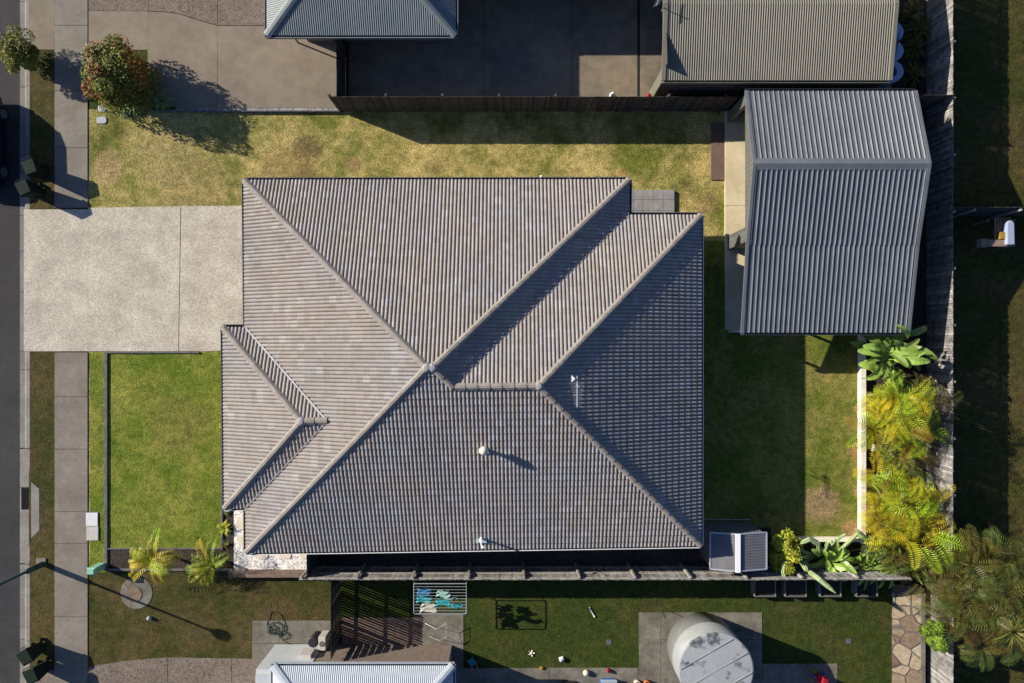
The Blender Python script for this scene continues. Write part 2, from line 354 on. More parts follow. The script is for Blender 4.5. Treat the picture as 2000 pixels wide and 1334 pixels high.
def face_grid(out, poly, A, B, rows, prof, step, lift=0.0):
    """sheet of roofing over polygon `poly` (3D, planar, convex in u): u runs A>B, v up the slope; rows = [(v, offset)]"""
    A = Vector(A); B = Vector(B); u = (B - A).normalized()
    pv = [Vector(q) for q in poly]; n = Vector((0, 0, 0))
    for i in range(len(pv)): n += (pv[i] - pv[0]).cross(pv[(i + 1) % len(pv)] - pv[0])
    n.normalize()
    if n.z < 0: n = -n
    v = n.cross(u)
    if v.z < 0:
        A, B = B, A; u = -u; v = n.cross(u)
    P2 = [((q - A).dot(u), (q - A).dot(v)) for q in pv]
    us = np.arange(min(q[0] for q in P2), max(q[0] for q in P2) + step * .5, step); us[-1] = max(q[0] for q in P2); us[0] += 1e-4; us[-1] -= 1e-4
    vlo = np.full(len(us), 1e9); vhi = np.full(len(us), -1e9)
    for i in range(len(P2)):
        (a0, b0), (a1, b1) = P2[i], P2[(i + 1) % len(P2)]
        if abs(a1 - a0) < 1e-6: continue
        lo, hi = min(a0, a1), max(a0, a1); mk = (us >= lo) & (us <= hi)
        vv = b0 + (b1 - b0) * (us - a0) / (a1 - a0)
        vlo = np.where(mk, np.minimum(vlo, vv), vlo); vhi = np.where(mk, np.maximum(vhi, vv), vhi)
    r = np.array([q[0] for q in rows]); off = np.array([q[1] for q in rows])
    if r is not None and len(rows) == 2: r = np.array([0.0, 1.0])
    V = np.clip(r[:, None], vlo[None], vhi[None]) if len(rows) != 2 else np.stack([vlo, vhi])
    O = off[:, None] + prof(us)[None] + lift
    A_, u_, v_, n_ = (np.array(q) for q in (A, u, v, n))
    pts = A_ + us[None, :, None] * u_ + V[..., None] * v_ + O[..., None] * n_
    nr, nc = V.shape
    idx = np.arange(nr * nc).reshape(nr, nc)
    q = np.stack([idx[:-1, :-1], idx[:-1, 1:], idx[1:, 1:], idx[1:, :-1]], -1).reshape(-1, 4)
    keep = ((np.abs(V[1:, :-1] - V[:-1, :-1]) + np.abs(V[1:, 1:] - V[:-1, 1:])) > 1e-5) | ((np.abs(off[1:] - off[:-1])[:, None] > .02) & (V[:-1, :-1] > vlo[:-1] + 1e-4) & (V[:-1, :-1] < vhi[:-1] - 1e-4))
    q = q[keep.reshape(-1)]
    UV = np.stack([np.broadcast_to(us[None], V.shape), np.broadcast_to(r[:, None], V.shape)], -1)
    out.append((pts.reshape(-1, 3), q, UV.reshape(-1, 2)))
def build_grid(name, parts, m, parent, uvs=(.304, .305), course=False):
    vs = np.concatenate([p[0] for p in parts]); k = 0; fs = []
    for p in parts: fs.append(p[1] + k); k += len(p[0])
    fs = np.concatenate(fs); uv = np.concatenate([p[2] + i * 31.0 for i, p in enumerate(parts)])
    inv = world_inv(parent) if parent is not None else Matrix.Identity(4)
    mt = np.array(inv); vs = vs @ mt[:3, :3].T + mt[:3, 3]
    me = bpy.data.meshes.new(name); me.vertices.add(len(vs)); me.vertices.foreach_set('co', vs.ravel().astype('f4'))
    me.loops.add(fs.size); me.loops.foreach_set('vertex_index', fs.ravel().astype('i4'))
    me.polygons.add(len(fs)); me.polygons.foreach_set('loop_start', np.arange(0, fs.size, 4, dtype='i4')); me.polygons.foreach_set('loop_total', np.full(len(fs), 4, 'i4'))
    me.update(calc_edges=True); me.validate(); me.polygons.foreach_set('use_smooth', [False] * len(me.polygons))
    if course:
        # one uv cell per tile: take the middle of the face in v
        ul = me.uv_layers.new(name='UVMap'); c = uv[fs].mean(axis=1); c = c / np.array(uvs)
        ul.data.foreach_set('uv', np.repeat(c, 4, axis=0).ravel().astype('f4'))
    me.materials.append(M[m]); o = bpy.data.objects.new(name, me); col.objects.link(o); o.parent = parent
    return o
TP = .152; TL = .305
def tprof(u): return .056 * np.abs(np.sin(np.pi * u / TP)) ** .78
def trows(vmax):
    r = [(-.04, .034)]
    k = 1
    while (k - 1) * TL < vmax + .1:
        r += [(k * TL - .04, .0), (k * TL - .0399, .034)]; k += 1
    return r
def corrug(per, amp):
    return lambda u: amp * (0.5 + 0.5 * np.sin(2 * np.pi * u / per))
def trimdek(per=.2, amp=.04, top=.016, foot=.066):
    def f(u):
        t = np.abs(((u / per) % 1.0) - .5) * per
        return amp * np.clip((foot / 2 - t) / ((foot - top) / 2), 0, 1)
    return f

# ================================================================ the setting
E = 3000
tag(MB().add([(-E, -E, -.16), (E, -E, -.16), (E, E, -.16), (-E, E, -.16)], [(0, 1, 2, 3)]).build('ground', 'field'), kind='structure')
sheet('terrain', [[(X(56), -400), (500, -400), (500, 400), (X(56), 400)]], -.012, 'field')
sheet('road', [[(X(-320), -400), (X(36), -400), (X(36), 400), (X(-320), 400)]], -.13, 'asphalt')
# kerb and channel
kb = MB()
def kerb_run(y0, y1, inner=58):
    prof = [(35, -.15), (35, -.122), (45, -.135), (48, -.03), (51, -.004), (inner, .0), (inner, -.15)]
    a = [(X(p), y0, z) for p, z in prof]; b = [(X(p), y1, z) for p, z in prof]; n = len(prof)
    kb.add(a + b, [(i, i + 1, n + i + 1, n + i) for i in range(n - 1)] + [tuple(range(n)), tuple(range(2 * n - 1, n - 1, -1))])
cuts = [-900, -600, -300, 0, 168, 300, 420, 490, 570, 686, 722, 876]
for a, b in zip(cuts, cuts[1:]): kerb_run(Y(a) - .01, Y(b) + .01)
cuts = [1104, 1164, 1225, 1252, 1340, 1500, 1900, 2400]
for a, b in zip(cuts, cuts[1:]): kerb_run(Y(a) - .01, Y(b) + .01)
tag(kb.build('kerb', 'kerb'), kind='structure')
inl = MB()
inl.prism(pp((35, 878), (58, 878), (61, 940), (61, 953), (35, 953)), -.15, -.118)
inl.prism(pp((35, 997), (61, 997), (61, 1048), (57, 1102), (35, 1102)), -.15, -.118)
inl.prism(pp((35, 953.5), (38, 953.5), (38, 996.5), (35, 996.5)), -.15, -.118)
inl.prism(pp((61, 941), (77, 955), (77.5, 1035), (61.3, 1052)), -.15, .012)
inl.prism(pp((50, 878), (59, 878), (68, 941), (61.2, 941)), -.15, .002)
inl.prism(pp((61.3, 1053), (67, 1048), (57, 1102), (48, 1102)), -.15, .002)
tag(inl.build('kerb_inlet', 'kerb', bevel=.01), kind='structure')
g = empty('drain_grate', P(48, 975, -.15), 'black steel grid grate set in the gutter beside the kerb inlet', 'drain grate')
gb = MB()
for i in range(10): x = X(38.6 + i * 2.4); gb.box((x - .006, Y(954.5), -.15), (x + .006, Y(995.5), -.113))
for i in range(17): y = Y(955 + i * 2.5); gb.box((X(38.4), y - .006, -.15), (X(60.6), y + .006, -.116))
gb.build('bars', 'nearblack', g)
fb = MB(); fb.prism(rect(38.2, 954, 60.8, 996), -.158, -.152); fb.build('sump', 'rubber', g)
# grass
sheet('lawn', [rect(172, 213, 1811, 1112)], 0.0, 'lawn')
sheet('front_lawn', [rect(212, 688, 433, 1072), rect(176, 688, 205, 1118)], .004, 'front_lawn')
sheet('back_lawn', [rect(1345, 470, 1683, 1060)], .004, 'back_lawn')
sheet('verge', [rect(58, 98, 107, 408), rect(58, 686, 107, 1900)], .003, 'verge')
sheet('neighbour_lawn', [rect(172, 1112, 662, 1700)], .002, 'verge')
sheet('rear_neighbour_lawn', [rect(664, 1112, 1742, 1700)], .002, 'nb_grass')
sheet('corner_grass', [rect(175, 98, 345, 213)], .010, 'nb_grass')
# paths and slabs, with real gaps between pours
def strips(x0, x1, ys, gap=.9):
    return [rect(x0 + gap / 2, a + gap / 2, x1 - gap / 2, b - gap / 2) for a, b in zip(ys, ys[1:])]
sheet('footpath', strips(107, 172, [-700, -560, -420, -280, -140, 50, 178, 289, 406]) + strips(107, 172, [688, 775, 877, 999, 1061, 1204, 1330, 1460, 1600, 1760]), .03, 'conc', .05)
sheet('driveway_crossover', [pp((47, 409), (172, 409), (172, 686), (47, 686))], .012, 'aggregate', .05)
sheet('driveway', [pp((172.6, 406), (353, 403), (348.5, 686), (172.6, 686)), pp((354.4, 403), (546, 401), (546, 684), (349.9, 686))], .022, 'aggregate', .05)
sheet('neighbour_crossover', [rect(57, -300, 106.4, 97)], .008, 'conc_brown', .03)
sheet('neighbour_driveway', [pp((173.5, 21.8), (289.4, 22.6), (289, 97.5), (173.5, 97.5)), pp((289, 98.4), (289, 209), (292, 209), (345, 209), (345, 213), (424, 211), (425.5, 51.2), (390, 41), (350, 28), (320, 24), (290, 23)),
      pp((425.8, 51.2), (664, 51), (664, 211), (425, 211))], .02, 'conc_brown', .04)
sheet('neighbour_aggregate_drive', [pp((173.5, -300), (290, -300), (290, 21.8), (173.5, 21)), pp((290.8, -300), (425, -300), (425, 49.6), (390, 39.6), (350, 26.6), (320, 22.8), (290.8, 21.8)), pp((425.8, -300), (664, -300), (664, 50), (425.8, 50))], .02, 'nb_agg', .04)
sheet('neighbour_yard_slab', [rect(682, -300, 944.6, 84), rect(682, 84.8, 944.6, 212), rect(945.4, -300, 1116.6, 212), rect(1117.4, -300, 1244.5, 212), rect(1250, -300, 1292, 212), rect(1292.6, -300, 1740, 212)], .02, 'conc_dirty', .04)
sheet('gravel_strip', [rect(345, 211.5, 664, 217)], .018, 'gravel')
pv = []
xs = [1195, 1215.5, 1236, 1255, 1275, 1295, 1316]; ys = [372, 391, 412, 432, 446]
for i in range(6):
    for j in range(4): pv.append(rect(xs[i] + .3, ys[j] + .3, xs[i + 1] - .3, ys[j + 1] - .3))
sheet('patio', pv, .13, 'tilepave', .14)
sheet('patio_base', [rect(1195.5, 372.4, 1315.6, 446)], .120, 'conc_old', .12)
sheet('shed_floor', [rect(1415, 219, 1735, 402), rect(1415, 402.6, 1735, 645)], .10, 'slab', .11)
sheet('garden_bed_soil', [rect(212, 1072, 457, 1112), rect(437, 985, 457, 1072), rect(1691, 645, 1811, 1112), rect(1505, 1060, 1691, 1112), rect(1740, 217, 1811, 645)], .008, 'mulch')
sheet('pebble_path', [rect(457, 985, 622, 1112)], .012, 'pebble')
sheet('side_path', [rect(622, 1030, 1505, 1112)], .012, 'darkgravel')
sheet('neighbour_drive_south', [pp((107, 1312), (107, 1308), (90, 1309), (70, 1320), (57, 1335), (57, 1700), (107, 1700)), pp((173, 1302), (250, 1290), (327, 1284), (327, 1700), (173, 1700)), pp((327.9, 1284), (452, 1286), (452, 1700), (327.9, 1700)), pp((452.9, 1286), (540, 1287), (540, 1700), (452.9, 1700))], .014, 'nb_agg', .03)
sheet('side_pad', [rect(493, 1212, 545, 1256), rect(545.8, 1212, 646, 1256), rect(493, 1257, 640, 1286)], .03, 'conc_old', .04)
sheet('courtyard_paving', [rect(668, 1206, 818, 1262)], .02, 'timber_brown', .03)
sheet('neighbour_path_south', [rect(818.8, 1200, 905, 1304), rect(885, 1304.6, 1072, 1700), rect(1072.8, 1304, 1247, 1700), rect(1247.8, 1196, 1290, 1700), rect(1290.8, 1196, 1488, 1248), rect(1290.8, 1249, 1488, 1700), rect(1489, 1296, 1635, 1700)], .02, 'conc_old', .03)
sheet('mulch_strip', [rect(1798, 1150, 1811, 1700)], .012, 'mulch')
sheet('rear_neighbour_bed', [rect(1742, -300, 1811, 212)], .022, 'mulch')

# ================================================================ the tiled house
SE = 2.6
T = math.tan(R(22.8))
def corner(px, py): return Vector(P(px, py, SE))
TLc = corner(478, 353); TR1 = corner(1228, 352); IN = corner(1227, 421); TR2 = corner(1368, 421); BR = corner(1367.5, 1064); BL = corner(482, 1078)
house = empty('tiled_house', (0, 0, 0), 'large single storey house under a grey brown tiled hip roof in mid lot', 'house')
class Plane:
    def __init__(s, a, b, inside, t=T):
        a = Vector(a[:2]); b = Vector(b[:2]); d = (b - a).normalized(); n = Vector((-d.y, d.x))
        if (Vector(inside) - a).dot(n) < 0: n = -n
        s.n = n; s.c = -a.dot(n); s.t = t
    def z(s, x, y): return SE + s.t * (s.n.x * x + s.n.y * y + s.c)
def meet(p, q, r):
    A = np.array([[k.t * k.n.x, k.t * k.n.y, -1] for k in (p, q, r)]); b = np.array([-(SE + k.t * k.c) for k in (p, q, r)])
    return Vector(np.linalg.solve(A, b))
ctr = (-1, -1)
pL = Plane(TLc, BL, ctr, T * .965); pT = Plane(TLc, TR1, ctr); pR1 = Plane(TR1, IN, ctr); pT2 = Plane(IN, TR2, ctr); pR2 = Plane(TR2, BR, ctr, T * 1.01); pB = Plane(BR, BL, ctr)
K1 = meet(pL, pT, pB); K2 = meet(pT, pR1, pB); K3 = meet(pR1, pT2, pB); K4 = meet(pT2, pR2, pB)
# front wing
FT = corner(437, 640); FTi = corner(481, 640); FB = corner(440, 992); FBi = corner(481.5, 991)
c2 = (-9, -3)
qL = Plane(FT, FB, c2); qT = Plane(FT, FTi, c2); qB = Plane(FB, FBi, c2)
F1 = meet(qL, qT, qB); F2 = meet(pL, qT, qB)
parts = []
vm = 9.0
face_grid(parts, [BL, K1, K2 * 0 + K1, TLc], BL, TLc, trows(vm), tprof, TP / 8)
face_grid(parts, [TLc, TR1, K2, K1], TR1, TLc, trows(vm), tprof, TP / 8)
face_grid(parts, [TR1, K2, K3, IN], IN, TR1, trows(vm), tprof, TP / 8)
face_grid(parts, [IN, TR2, K4, K3], TR2, IN, trows(vm), tprof, TP / 8)
face_grid(parts, [TR2, BR, K4], BR, TR2, trows(vm), tprof, TP / 8)
face_grid(parts, [BL, BR, K4, K3, K2, K1], BL, BR, trows(vm), tprof, TP / 8)
face_grid(parts, [FT, FB, F1], FB, FT, trows(5), tprof, TP / 8, .0)
face_grid(parts, [FT, FTi, F2, F1], FTi, FT, trows(5), tprof, TP / 8, .0)
face_grid(parts, [FB, FBi, F2, F1], FB, FBi, trows(5), tprof, TP / 8, .0)
roof = build_grid('roof', parts, 'tile', house, course=True)
caps2 = MB()
def capline(mb, a, b, n0, n1, seg=.42, w=.27, hgt=.115, inset=0.0):
    """row of overlapping angular cap tiles along a hip or ridge, sides falling with the roof slopes"""
    a = Vector(a); b = Vector(b); d = (b - a); L = d.length; d.normalize(); side = d.cross(Vector((0, 0, 1))).normalized(); up = side.cross(d)
    k = int(L / seg); k = max(k, 1); sg = L / k
    for i in range(k):
        p = a + d * (i * sg); q = a + d * ((i + 1) * sg + .02)
        for e_, (pt, wd, hh) in enumerate(((p, w * 1.08, hgt + .022), (q, w * .97, hgt))):
            base = len(mb.v)
            mb.v.extend(tuple(pt + side * (x * wd / 2) + up * (z)) for x, z in ((-1, -.01), (-.93, hh * .42), (-.33, hh), (.33, hh), (.93, hh * .42), (1, -.01)))
        base = len(mb.v) - 12; mb.n = len(mb.v)
        mb.f.extend((base + j, base + j + 1, base + 6 + j + 1, base + 6 + j) for j in range(5))
        mb.f.append(tuple(base + j for j in range(6))); mb.f.append(tuple(base + 11 - j for j in range(6)))
for a, b in ((TLc, K1), (BL, K1), (TR1, K2), (K3, K2), (TR2, K4), (BR, K4), (K4, K3), (K1, K2), (FT, F1), (FB, F1), (F2, F1)):
    caps = MB(); capline(caps, a, b, 0, 0); caps.build('ridge_capping', 'cap', roof)
for k in (K1, K2, K4, F1): caps2 = MB().lathe((k.x, k.y, k.z - .04), [(.19, 0), (.17, .11), (.1, .18), (.02, .19)], 8); caps2.build('ridge_junction', 'capmortar', roof, label='pale mortared cap where hips meet')
def valley(a, b, w=.11, lift=.035):
    vf = MB()
    a = Vector(a) + Vector((0, 0, lift)); b = Vector(b) + Vector((0, 0, lift)); d = (b - a).normalized(); s_ = d.cross(Vector((0, 0, 1))).normalized() * w
    u = Vector((0, 0, .035))
    vf.add([a - s_ + u, a, a + s_ + u, b - s_ + u, b, b + s_ + u], [(0, 1, 4, 3), (1, 2, 5, 4)])
    vf.build('valley_flashing', 'flash', roof)
valley(IN, K3, .13, .04); valley(FTi, F2, .035, .085); valley(FBi, F2, .02, .075)
# gutters: an open trough all round, light on the right and lower rims painted in
outline = [TLc, TR1, IN, TR2, BR, BL, FBi, FB, FT, FTi]
cen = [(Vector(p.xy)) for p in outline]
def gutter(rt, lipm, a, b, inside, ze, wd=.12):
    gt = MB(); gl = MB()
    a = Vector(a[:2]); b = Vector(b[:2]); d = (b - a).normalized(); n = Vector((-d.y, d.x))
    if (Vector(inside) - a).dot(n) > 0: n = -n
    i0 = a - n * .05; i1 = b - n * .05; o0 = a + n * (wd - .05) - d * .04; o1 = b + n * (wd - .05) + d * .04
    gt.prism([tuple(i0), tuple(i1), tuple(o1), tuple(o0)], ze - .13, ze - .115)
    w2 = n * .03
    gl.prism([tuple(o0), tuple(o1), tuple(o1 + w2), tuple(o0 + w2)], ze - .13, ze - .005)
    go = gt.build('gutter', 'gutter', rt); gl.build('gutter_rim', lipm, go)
insides = [(0, 0), (0, 0), (0, 0), (0, 0), (0, 0), (0, 0), (-9.8, -4), (-9.8, -3), (-9.8, -3), (-9.8, -3)]
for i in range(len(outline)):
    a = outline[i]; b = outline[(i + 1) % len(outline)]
    lm = 'rim_sunlit' if i in (3, 4, 7 - 1) else 'gutter'  # rims facing the sun get the brightened colour, the rest stay dark
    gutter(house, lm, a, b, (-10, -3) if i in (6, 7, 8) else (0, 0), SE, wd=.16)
for a, b in ((TLc, TR1), (IN, TR2), (BR, BL)):
    k = int((b - a).length / 1.15)
    for i in range(1, k):
        p = a.lerp(b, i / k); brk = MB().box((p.x - .012, p.y - .09, p.z - .02), (p.x + .012, p.y + .09, p.z + .004)); brk.build('gutter_bracket', 'metal', house)
MB().prism([tuple(p.xy) for p in outline], SE - .16, SE - .135).build('soffit', 'white', house)
def off(p, dx, dy): return (p.x + dx, p.y + dy)
o_ = .52
wallpoly = [off(TLc, o_, -o_), off(TR1, -o_, -o_), off(IN, -o_, -o_), off(TR2, -o_, -o_), off(BR, -o_, o_), off(BL, o_, o_), off(FBi, o_, o_), off(FB, o_, o_), off(FT, o_, -o_), off(FTi, o_, -o_)]
MB().prism(wallpoly, 0, SE - .16).build('wall', 'wall', house)
xw = wallpoly[0][0]
gd = MB().box((xw - .03, wallpoly[0][1] - .5, .02), (xw + .02, wallpoly[0][1] - 5.4, 2.2)).build('garage_door', 'door', house)
def window(x0, y0, x1, y1, z0, z1, nx, ny, parent):
    d = Vector((nx, ny)) ; f = MB(); f.box((x0 - abs(nx) * .03, y0 - abs(ny) * .03, z0), (x1 + abs(nx) * .03, y1 + abs(ny) * .03, z1)); fo = f.build('window', 'frame', parent)
    sx = .06 * abs(ny); sy = .06 * abs(nx); p = MB(); p.box((x0 + sx - abs(nx) * .04, y0 + sy - abs(ny) * .04, z0 + .06), (x1 - sx + abs(nx) * .04, y1 - sy + abs(ny) * .04, z1 - .06)); p.build('pane', 'glass', fo)
for xa in (-8.5, -4.6, -1.0, 2.2): window(xa, wallpoly[0][1], xa + 1.8, wallpoly[0][1], .9, 2.1, 0, 1, house)
for ya in (2.5, -3.0, -6.5): window(wallpoly[3][0], ya, wallpoly[3][0], ya + 1.8, .9, 2.1, 1, 0, house)
for ya in (-2.0, -4.8): window(wallpoly[8][0], ya, wallpoly[8][0], ya + 1.7, .7, 2.1, 1, 0, house)
# roof fittings
def on(px, py, plane):
    h = 3.5
    for _ in range(30):
        p = P(px, py, h); h = plane.z(p[0], p[1])
    return Vector(P(px, py, h))
v = on(945, 876, pB)
MB().box((v.x - .19, v.y - .17, v.z - .03), (v.x + .19, v.y + .17, v.z + .07)).build('vent_flashing', 'step', house, label='cream square flashing under the round vent')
vb = MB().lathe((v.x + .02, v.y, v.z), [(.075, 0), (.075, .42), (.16, .44), (.17, .55), (.12, .64), (.02, .67)], 14); vb.build('vent_pipe', 'step', house, True, label='cream round roof vent with domed cowl')
v = on(940, 1050, pB)
MB().box((v.x - .22, v.y - .2, v.z - .04), (v.x + .22, v.y + .2, v.z + .062)).build('vent_flashing', 'poly', house, label='pale blue flashing near the lower eave')
MB().tube([(v.x, v.y, v.z), (v.x, v.y, v.z + .5), (v.x + .05, v.y - .1, v.z + .62), (v.x + .1, v.y - .22, v.z + .6)], .05, 10).build('vent_pipe', 'white', house, True, label='white bent vent pipe near the lower eave')
v = on(1127, 757, pR2); bz = v.z + .95
an = MB(); an.tube([(v.x - .02, v.y + .1, v.z - .05), (v.x - .02, v.y + .1, bz + .05)], .022, 8)
antenna = an.build('antenna_mast', 'metal', house)
ab = MB(); ax, ay = X(1127.5, bz), Y(740, bz)
ab.tube([(ax, ay + .1, bz), (ax, Y(795, bz), bz)], .02, 6); ab.tube([(ax, ay, bz), (ax - .14, ay + .02, bz + .02), (ax - .22, ay, bz)], .022, 6)
ab.add([(ax - .22, ay + .14, bz + .0), (ax - .22, ay - .14, bz), (ax - .10, ay - .02, bz + .08), (ax - .10, ay + .04, bz + .08)], [(0, 1, 2, 3), (3, 2, 1, 0)])
ab.build('antenna_boom', 'metal', antenna)
ae = MB()
for i in range(15):
    yy = ay - .12 - i * .062; L_ = .26 - i * .011
    ae.tube([(ax - L_, yy, bz), (ax + L_, yy, bz)], .006, 4)
ae.build('antenna_elements', 'steel', antenna)
fl = P(1057, 347, 2.3); MB().lathe((fl[0], fl[1], fl[2]), [(.05, 0), (.07, .1), (.06, .2), (.02, .24)], 10).build('eave_light', 'white', house, True)

# ================================================================ the grey shed
shed = empty('metal_shed', P(1600, 430), 'slate grey ribbed steel shed with a gable roof and lean-to beside the right fence', 'shed')
XL, XR = 9.62, 16.52
def rowsflat(): return [(0, 0), (1, 0)]
z0, zr, zj, ze = 2.6, 3.52, 2.74, 2.11
Yt, Yr, Yj, Ye = 10.27, 7.04, 3.95, .37
parts = []
td = trimdek(.2035)
face_grid(parts, [(XL, Yt, z0), (XR, Yt, z0), (XR, Yr, zr), (XL, Yr, zr)], (XR, Yt, z0), (XL, Yt, z0), rowsflat(), td, .00678)
face_grid(parts, [(XL, Yj, zj), (XR, Yj, zj), (XR, Yr, zr), (XL, Yr, zr)], (XL, Yj, zj), (XR, Yj, zj), rowsflat(), td, .00678)
sroof = build_grid('roof', parts, 'shedroof', shed)
parts = []
face_grid(parts, [(XL - .02, Ye, ze), (XR, Ye, ze), (XR, Yj + .01, zj - .008), (XL - .02, Yj + .01, zj - .008)], (XL - .02, Ye, ze), (XR, Ye, ze), rowsflat(), td, .00678)
build_grid('lean_to_roof', parts, 'shedroof', shed)
rc = MB()
for s_, yy in ((1, Yr + .24), (-1, Yr - .24)):
    zz = zr - .24 * .33 + .045
    rc.add([(XL - .03, Yr, zr + .06), (XR + .03, Yr, zr + .06), (XR + .03, yy, zz), (XL - .03, yy, zz)], [(0, 1, 2, 3) if s_ < 0 else (3, 2, 1, 0)])
rc.build('ridge_capping', 'shedroof', sroof)
for xx in (XL - .06, XR - .02):
    bg_ = MB()
    for a, b in (((Yt, z0), (Yr, zr)), ((Yr, zr), (Yj, zj)), ((Yj, zj), (Ye, ze))):
        bg_.bar((xx + .04, a[0], a[1] + .01), (xx + .04, b[0], b[1] + .01), .12, .09)
    bg_.build('barge_flashing', 'shedroof', sroof)
sg = MB(); sg.box((XL - .05, Ye - .1, ze - .12), (XR + .03, Ye - .085, ze + .0)); sg.box((XL - .05, Ye - .1, ze - .13), (XR + .03, Ye + .02, ze - .12))
sg.build('gutter', 'dkmetal', shed); sg = MB(); sg.box((XL - .05, Yt + .08, z0 - .12), (XR + .03, Yt + .095, z0)); sg.build('gutter', 'dkmetal', shed)
# walls: front with a wide opening, cladding ribs
def ribwall(mb, a, b, zt0, zt1, zb=.1, per=.2, dep=.012):
    a = Vector((a[0], a[1], 0)); b = Vector((b[0], b[1], 0)); L_ = (b - a).length; k = max(1, int(round(L_ / per))); d = (b - a) / k; n = Vector((d.y, -d.x, 0)).normalized() * dep
    vs = []; fs = []
    for i in range(k + 1):
        for fr, w_ in ((0, 0), (.25, 0), (.35, 1), (.55, 1), (.65, 0)):
            if i == k and fr > 0: break
            p = a + d * (i + fr) + n * w_; t = (i + fr) / k; zt = zt0 + (zt1 - zt0) * t
            vs += [(p.x, p.y, zb if not callable(zb) else zb(t)), (p.x, p.y, zt)]
    m = len(vs) // 2
    for i in range(m - 1): fs.append((2 * i, 2 * i + 2, 2 * i + 3, 2 * i + 1))
    mb.add(vs, fs)
wl = MB()
wx = XL + .03
def zroof(y): return (zr - (y - Yr) * (zr - z0) / (Yt - Yr) if y > Yr else zr - (Yr - y) * (zr - zj) / (Yr - Yj)) - .03
ribwall(wl, (wx, Yt - .02), (wx, 9.82), zroof(Yt - .02), zroof(9.82))
ribwall(wl, (wx, 9.82), (wx, Yr), zroof(9.82), zroof(Yr), 2.44); ribwall(wl, (wx, Yr), (wx, 4.69), zroof(Yr), zroof(4.69), 2.44)
ribwall(wl, (wx, 4.69), (wx, 4.12), zroof(4.69), zroof(4.12))
ribwall(wl, (wx, 4.12), (XR - .03, 4.12), 2.72, 2.72)
ribwall(wl, (XR - .03, Yt - .02), (XR - .03, Yr), zroof(Yt), zroof(Yr)); ribwall(wl, (XR - .03, Yr), (XR - .03, 4.12), zroof(Yr), zroof(4.12))
ribwall(wl, (XR - .03, Yt - .03), (wx, Yt - .03), z0 - .05, z0 - .05)
wl.build('wall', 'shedwall', shed)
fr_ = MB()
for yy in (9.82, 4.69): fr_.box((wx - .02, yy - .03, .1), (wx + .14, yy + .03, 2.44))
fr_.box((wx - .02, 4.69, 2.40), (wx + .14, 9.82, 2.46)); fr_.build('door_frame', 'shedwall', shed)
for xx in (XL + .1, 13.1, XR - .1): MB().box((xx - .05, Ye + .02, .1), (xx + .05, Ye + .12, ze - .02)).build('post', 'white' if xx < 10 else 'dkmetal', shed)
MB().lathe(P(1815, 403, 1.2), [(.02, 0), (.15, .02), (.15, .1), (.02, .12)], 16)
hr = P(1815, 403, 1.6); reel = empty('garden_hose_reel', (XR + .02, hr[1], 0), 'round green hose reel fixed low behind the ridge end of the grey shed', 'hose reel')
hx = 16.95; rb = MB()
rb.tube([(hx, hr[1], 1.35), (hx, hr[1], 1.62)], .15, 16); rb.tube([(hx, hr[1], 0), (hx, hr[1], 1.4)], .03, 8); rb.build('drum', 'green', reel)
MB().tube([(hx, hr[1] - .1, 1.5), (hx + .2, hr[1] - .3, 1.3), (hx + .12, hr[1] - .7, .6), (hx + .1, hr[1] - .9, .1)], .02, 6).build('hose', 'mint', reel)
matm = MB().prism(rect(1388, 240, 1414, 352), 0, .05).build('ramp_mat', 'brownmat', bevel=.01); tag(matm, 'long brown rubber ramp mat lying on the grass against the shed slab', 'mat')

# ================================================================ small garden shed
gs = empty('garden_shed', (9.57, -8.85, 0), 'small charcoal garden shed with a pale ridge strip by the rear fence', 'shed')
gx0, gx1, gy0, gy1 = 8.38, 10.76, -8.07, -9.62; gz = 1.75; gr = 2.02; gxr = X(1441, gr)
parts = []; rp = lambda u: .012 * (np.abs(((u / .12) % 1) - .5) > .38)
face_grid(parts, [(gx0, gy0, gz), (gx0, gy1, gz), (gxr, gy1, gr), (gxr, gy0, gr)], (gx0, gy0, gz), (gx0, gy1, gz), rowsflat(), rp, .008)
face_grid(parts, [(gx1, gy0, gz), (gx1, gy1, gz), (gxr, gy1, gr), (gxr, gy0, gr)], (gx1, gy1, gz), (gx1, gy0, gz), rowsflat(), rp, .008)
gro = build_grid('roof', parts, 'gsroof', gs)
MB().bar((gxr, gy0 + .02, gr + .02), (gxr, gy1 - .05, gr + .02), .2, .05).build('ridge_strip', 'white', gro)
eb = MB()
for a, b in (((gx0, gy0, gz), (gx0, gy1, gz)), ((gx1, gy0, gz), (gx1, gy1, gz)), ((gx0, gy0, gz), (gxr, gy0, gr)), ((gx1, gy0, gz), (gxr, gy0, gr)), ((gx0, gy1, gz), (gxr, gy1, gr)), ((gx1, gy1, gz), (gxr, gy1, gr))): eb.bar(a, b, .05, .06)
eb.build('roof_trim', 'metal', gro)
gw = MB(); g0, g1 = gx0 + .06, gx1 - .06
ribwall(gw, (g1, gy0 - .05), (g0, gy0 - .05), gz, gz, 0, .18); ribwall(gw, (g0, gy0 - .05), (g0, gy1 + .05), gz, gz, 0, .18)
ribwall(gw, (g0, gy1 + .05), (g1, gy1 + .05), gz, gz, 0, .18); ribwall(gw, (g1, gy1 + .05), (g1, gy0 - .05), gz, gz, 0, .18)
gw.build('wall', 'gsroof', gs)
MB().box((gx0 - .02, gy0 + .07, 0), (gx1 - .1, gy0 + .1, .05)).build('base_rail', 'metal', gs)

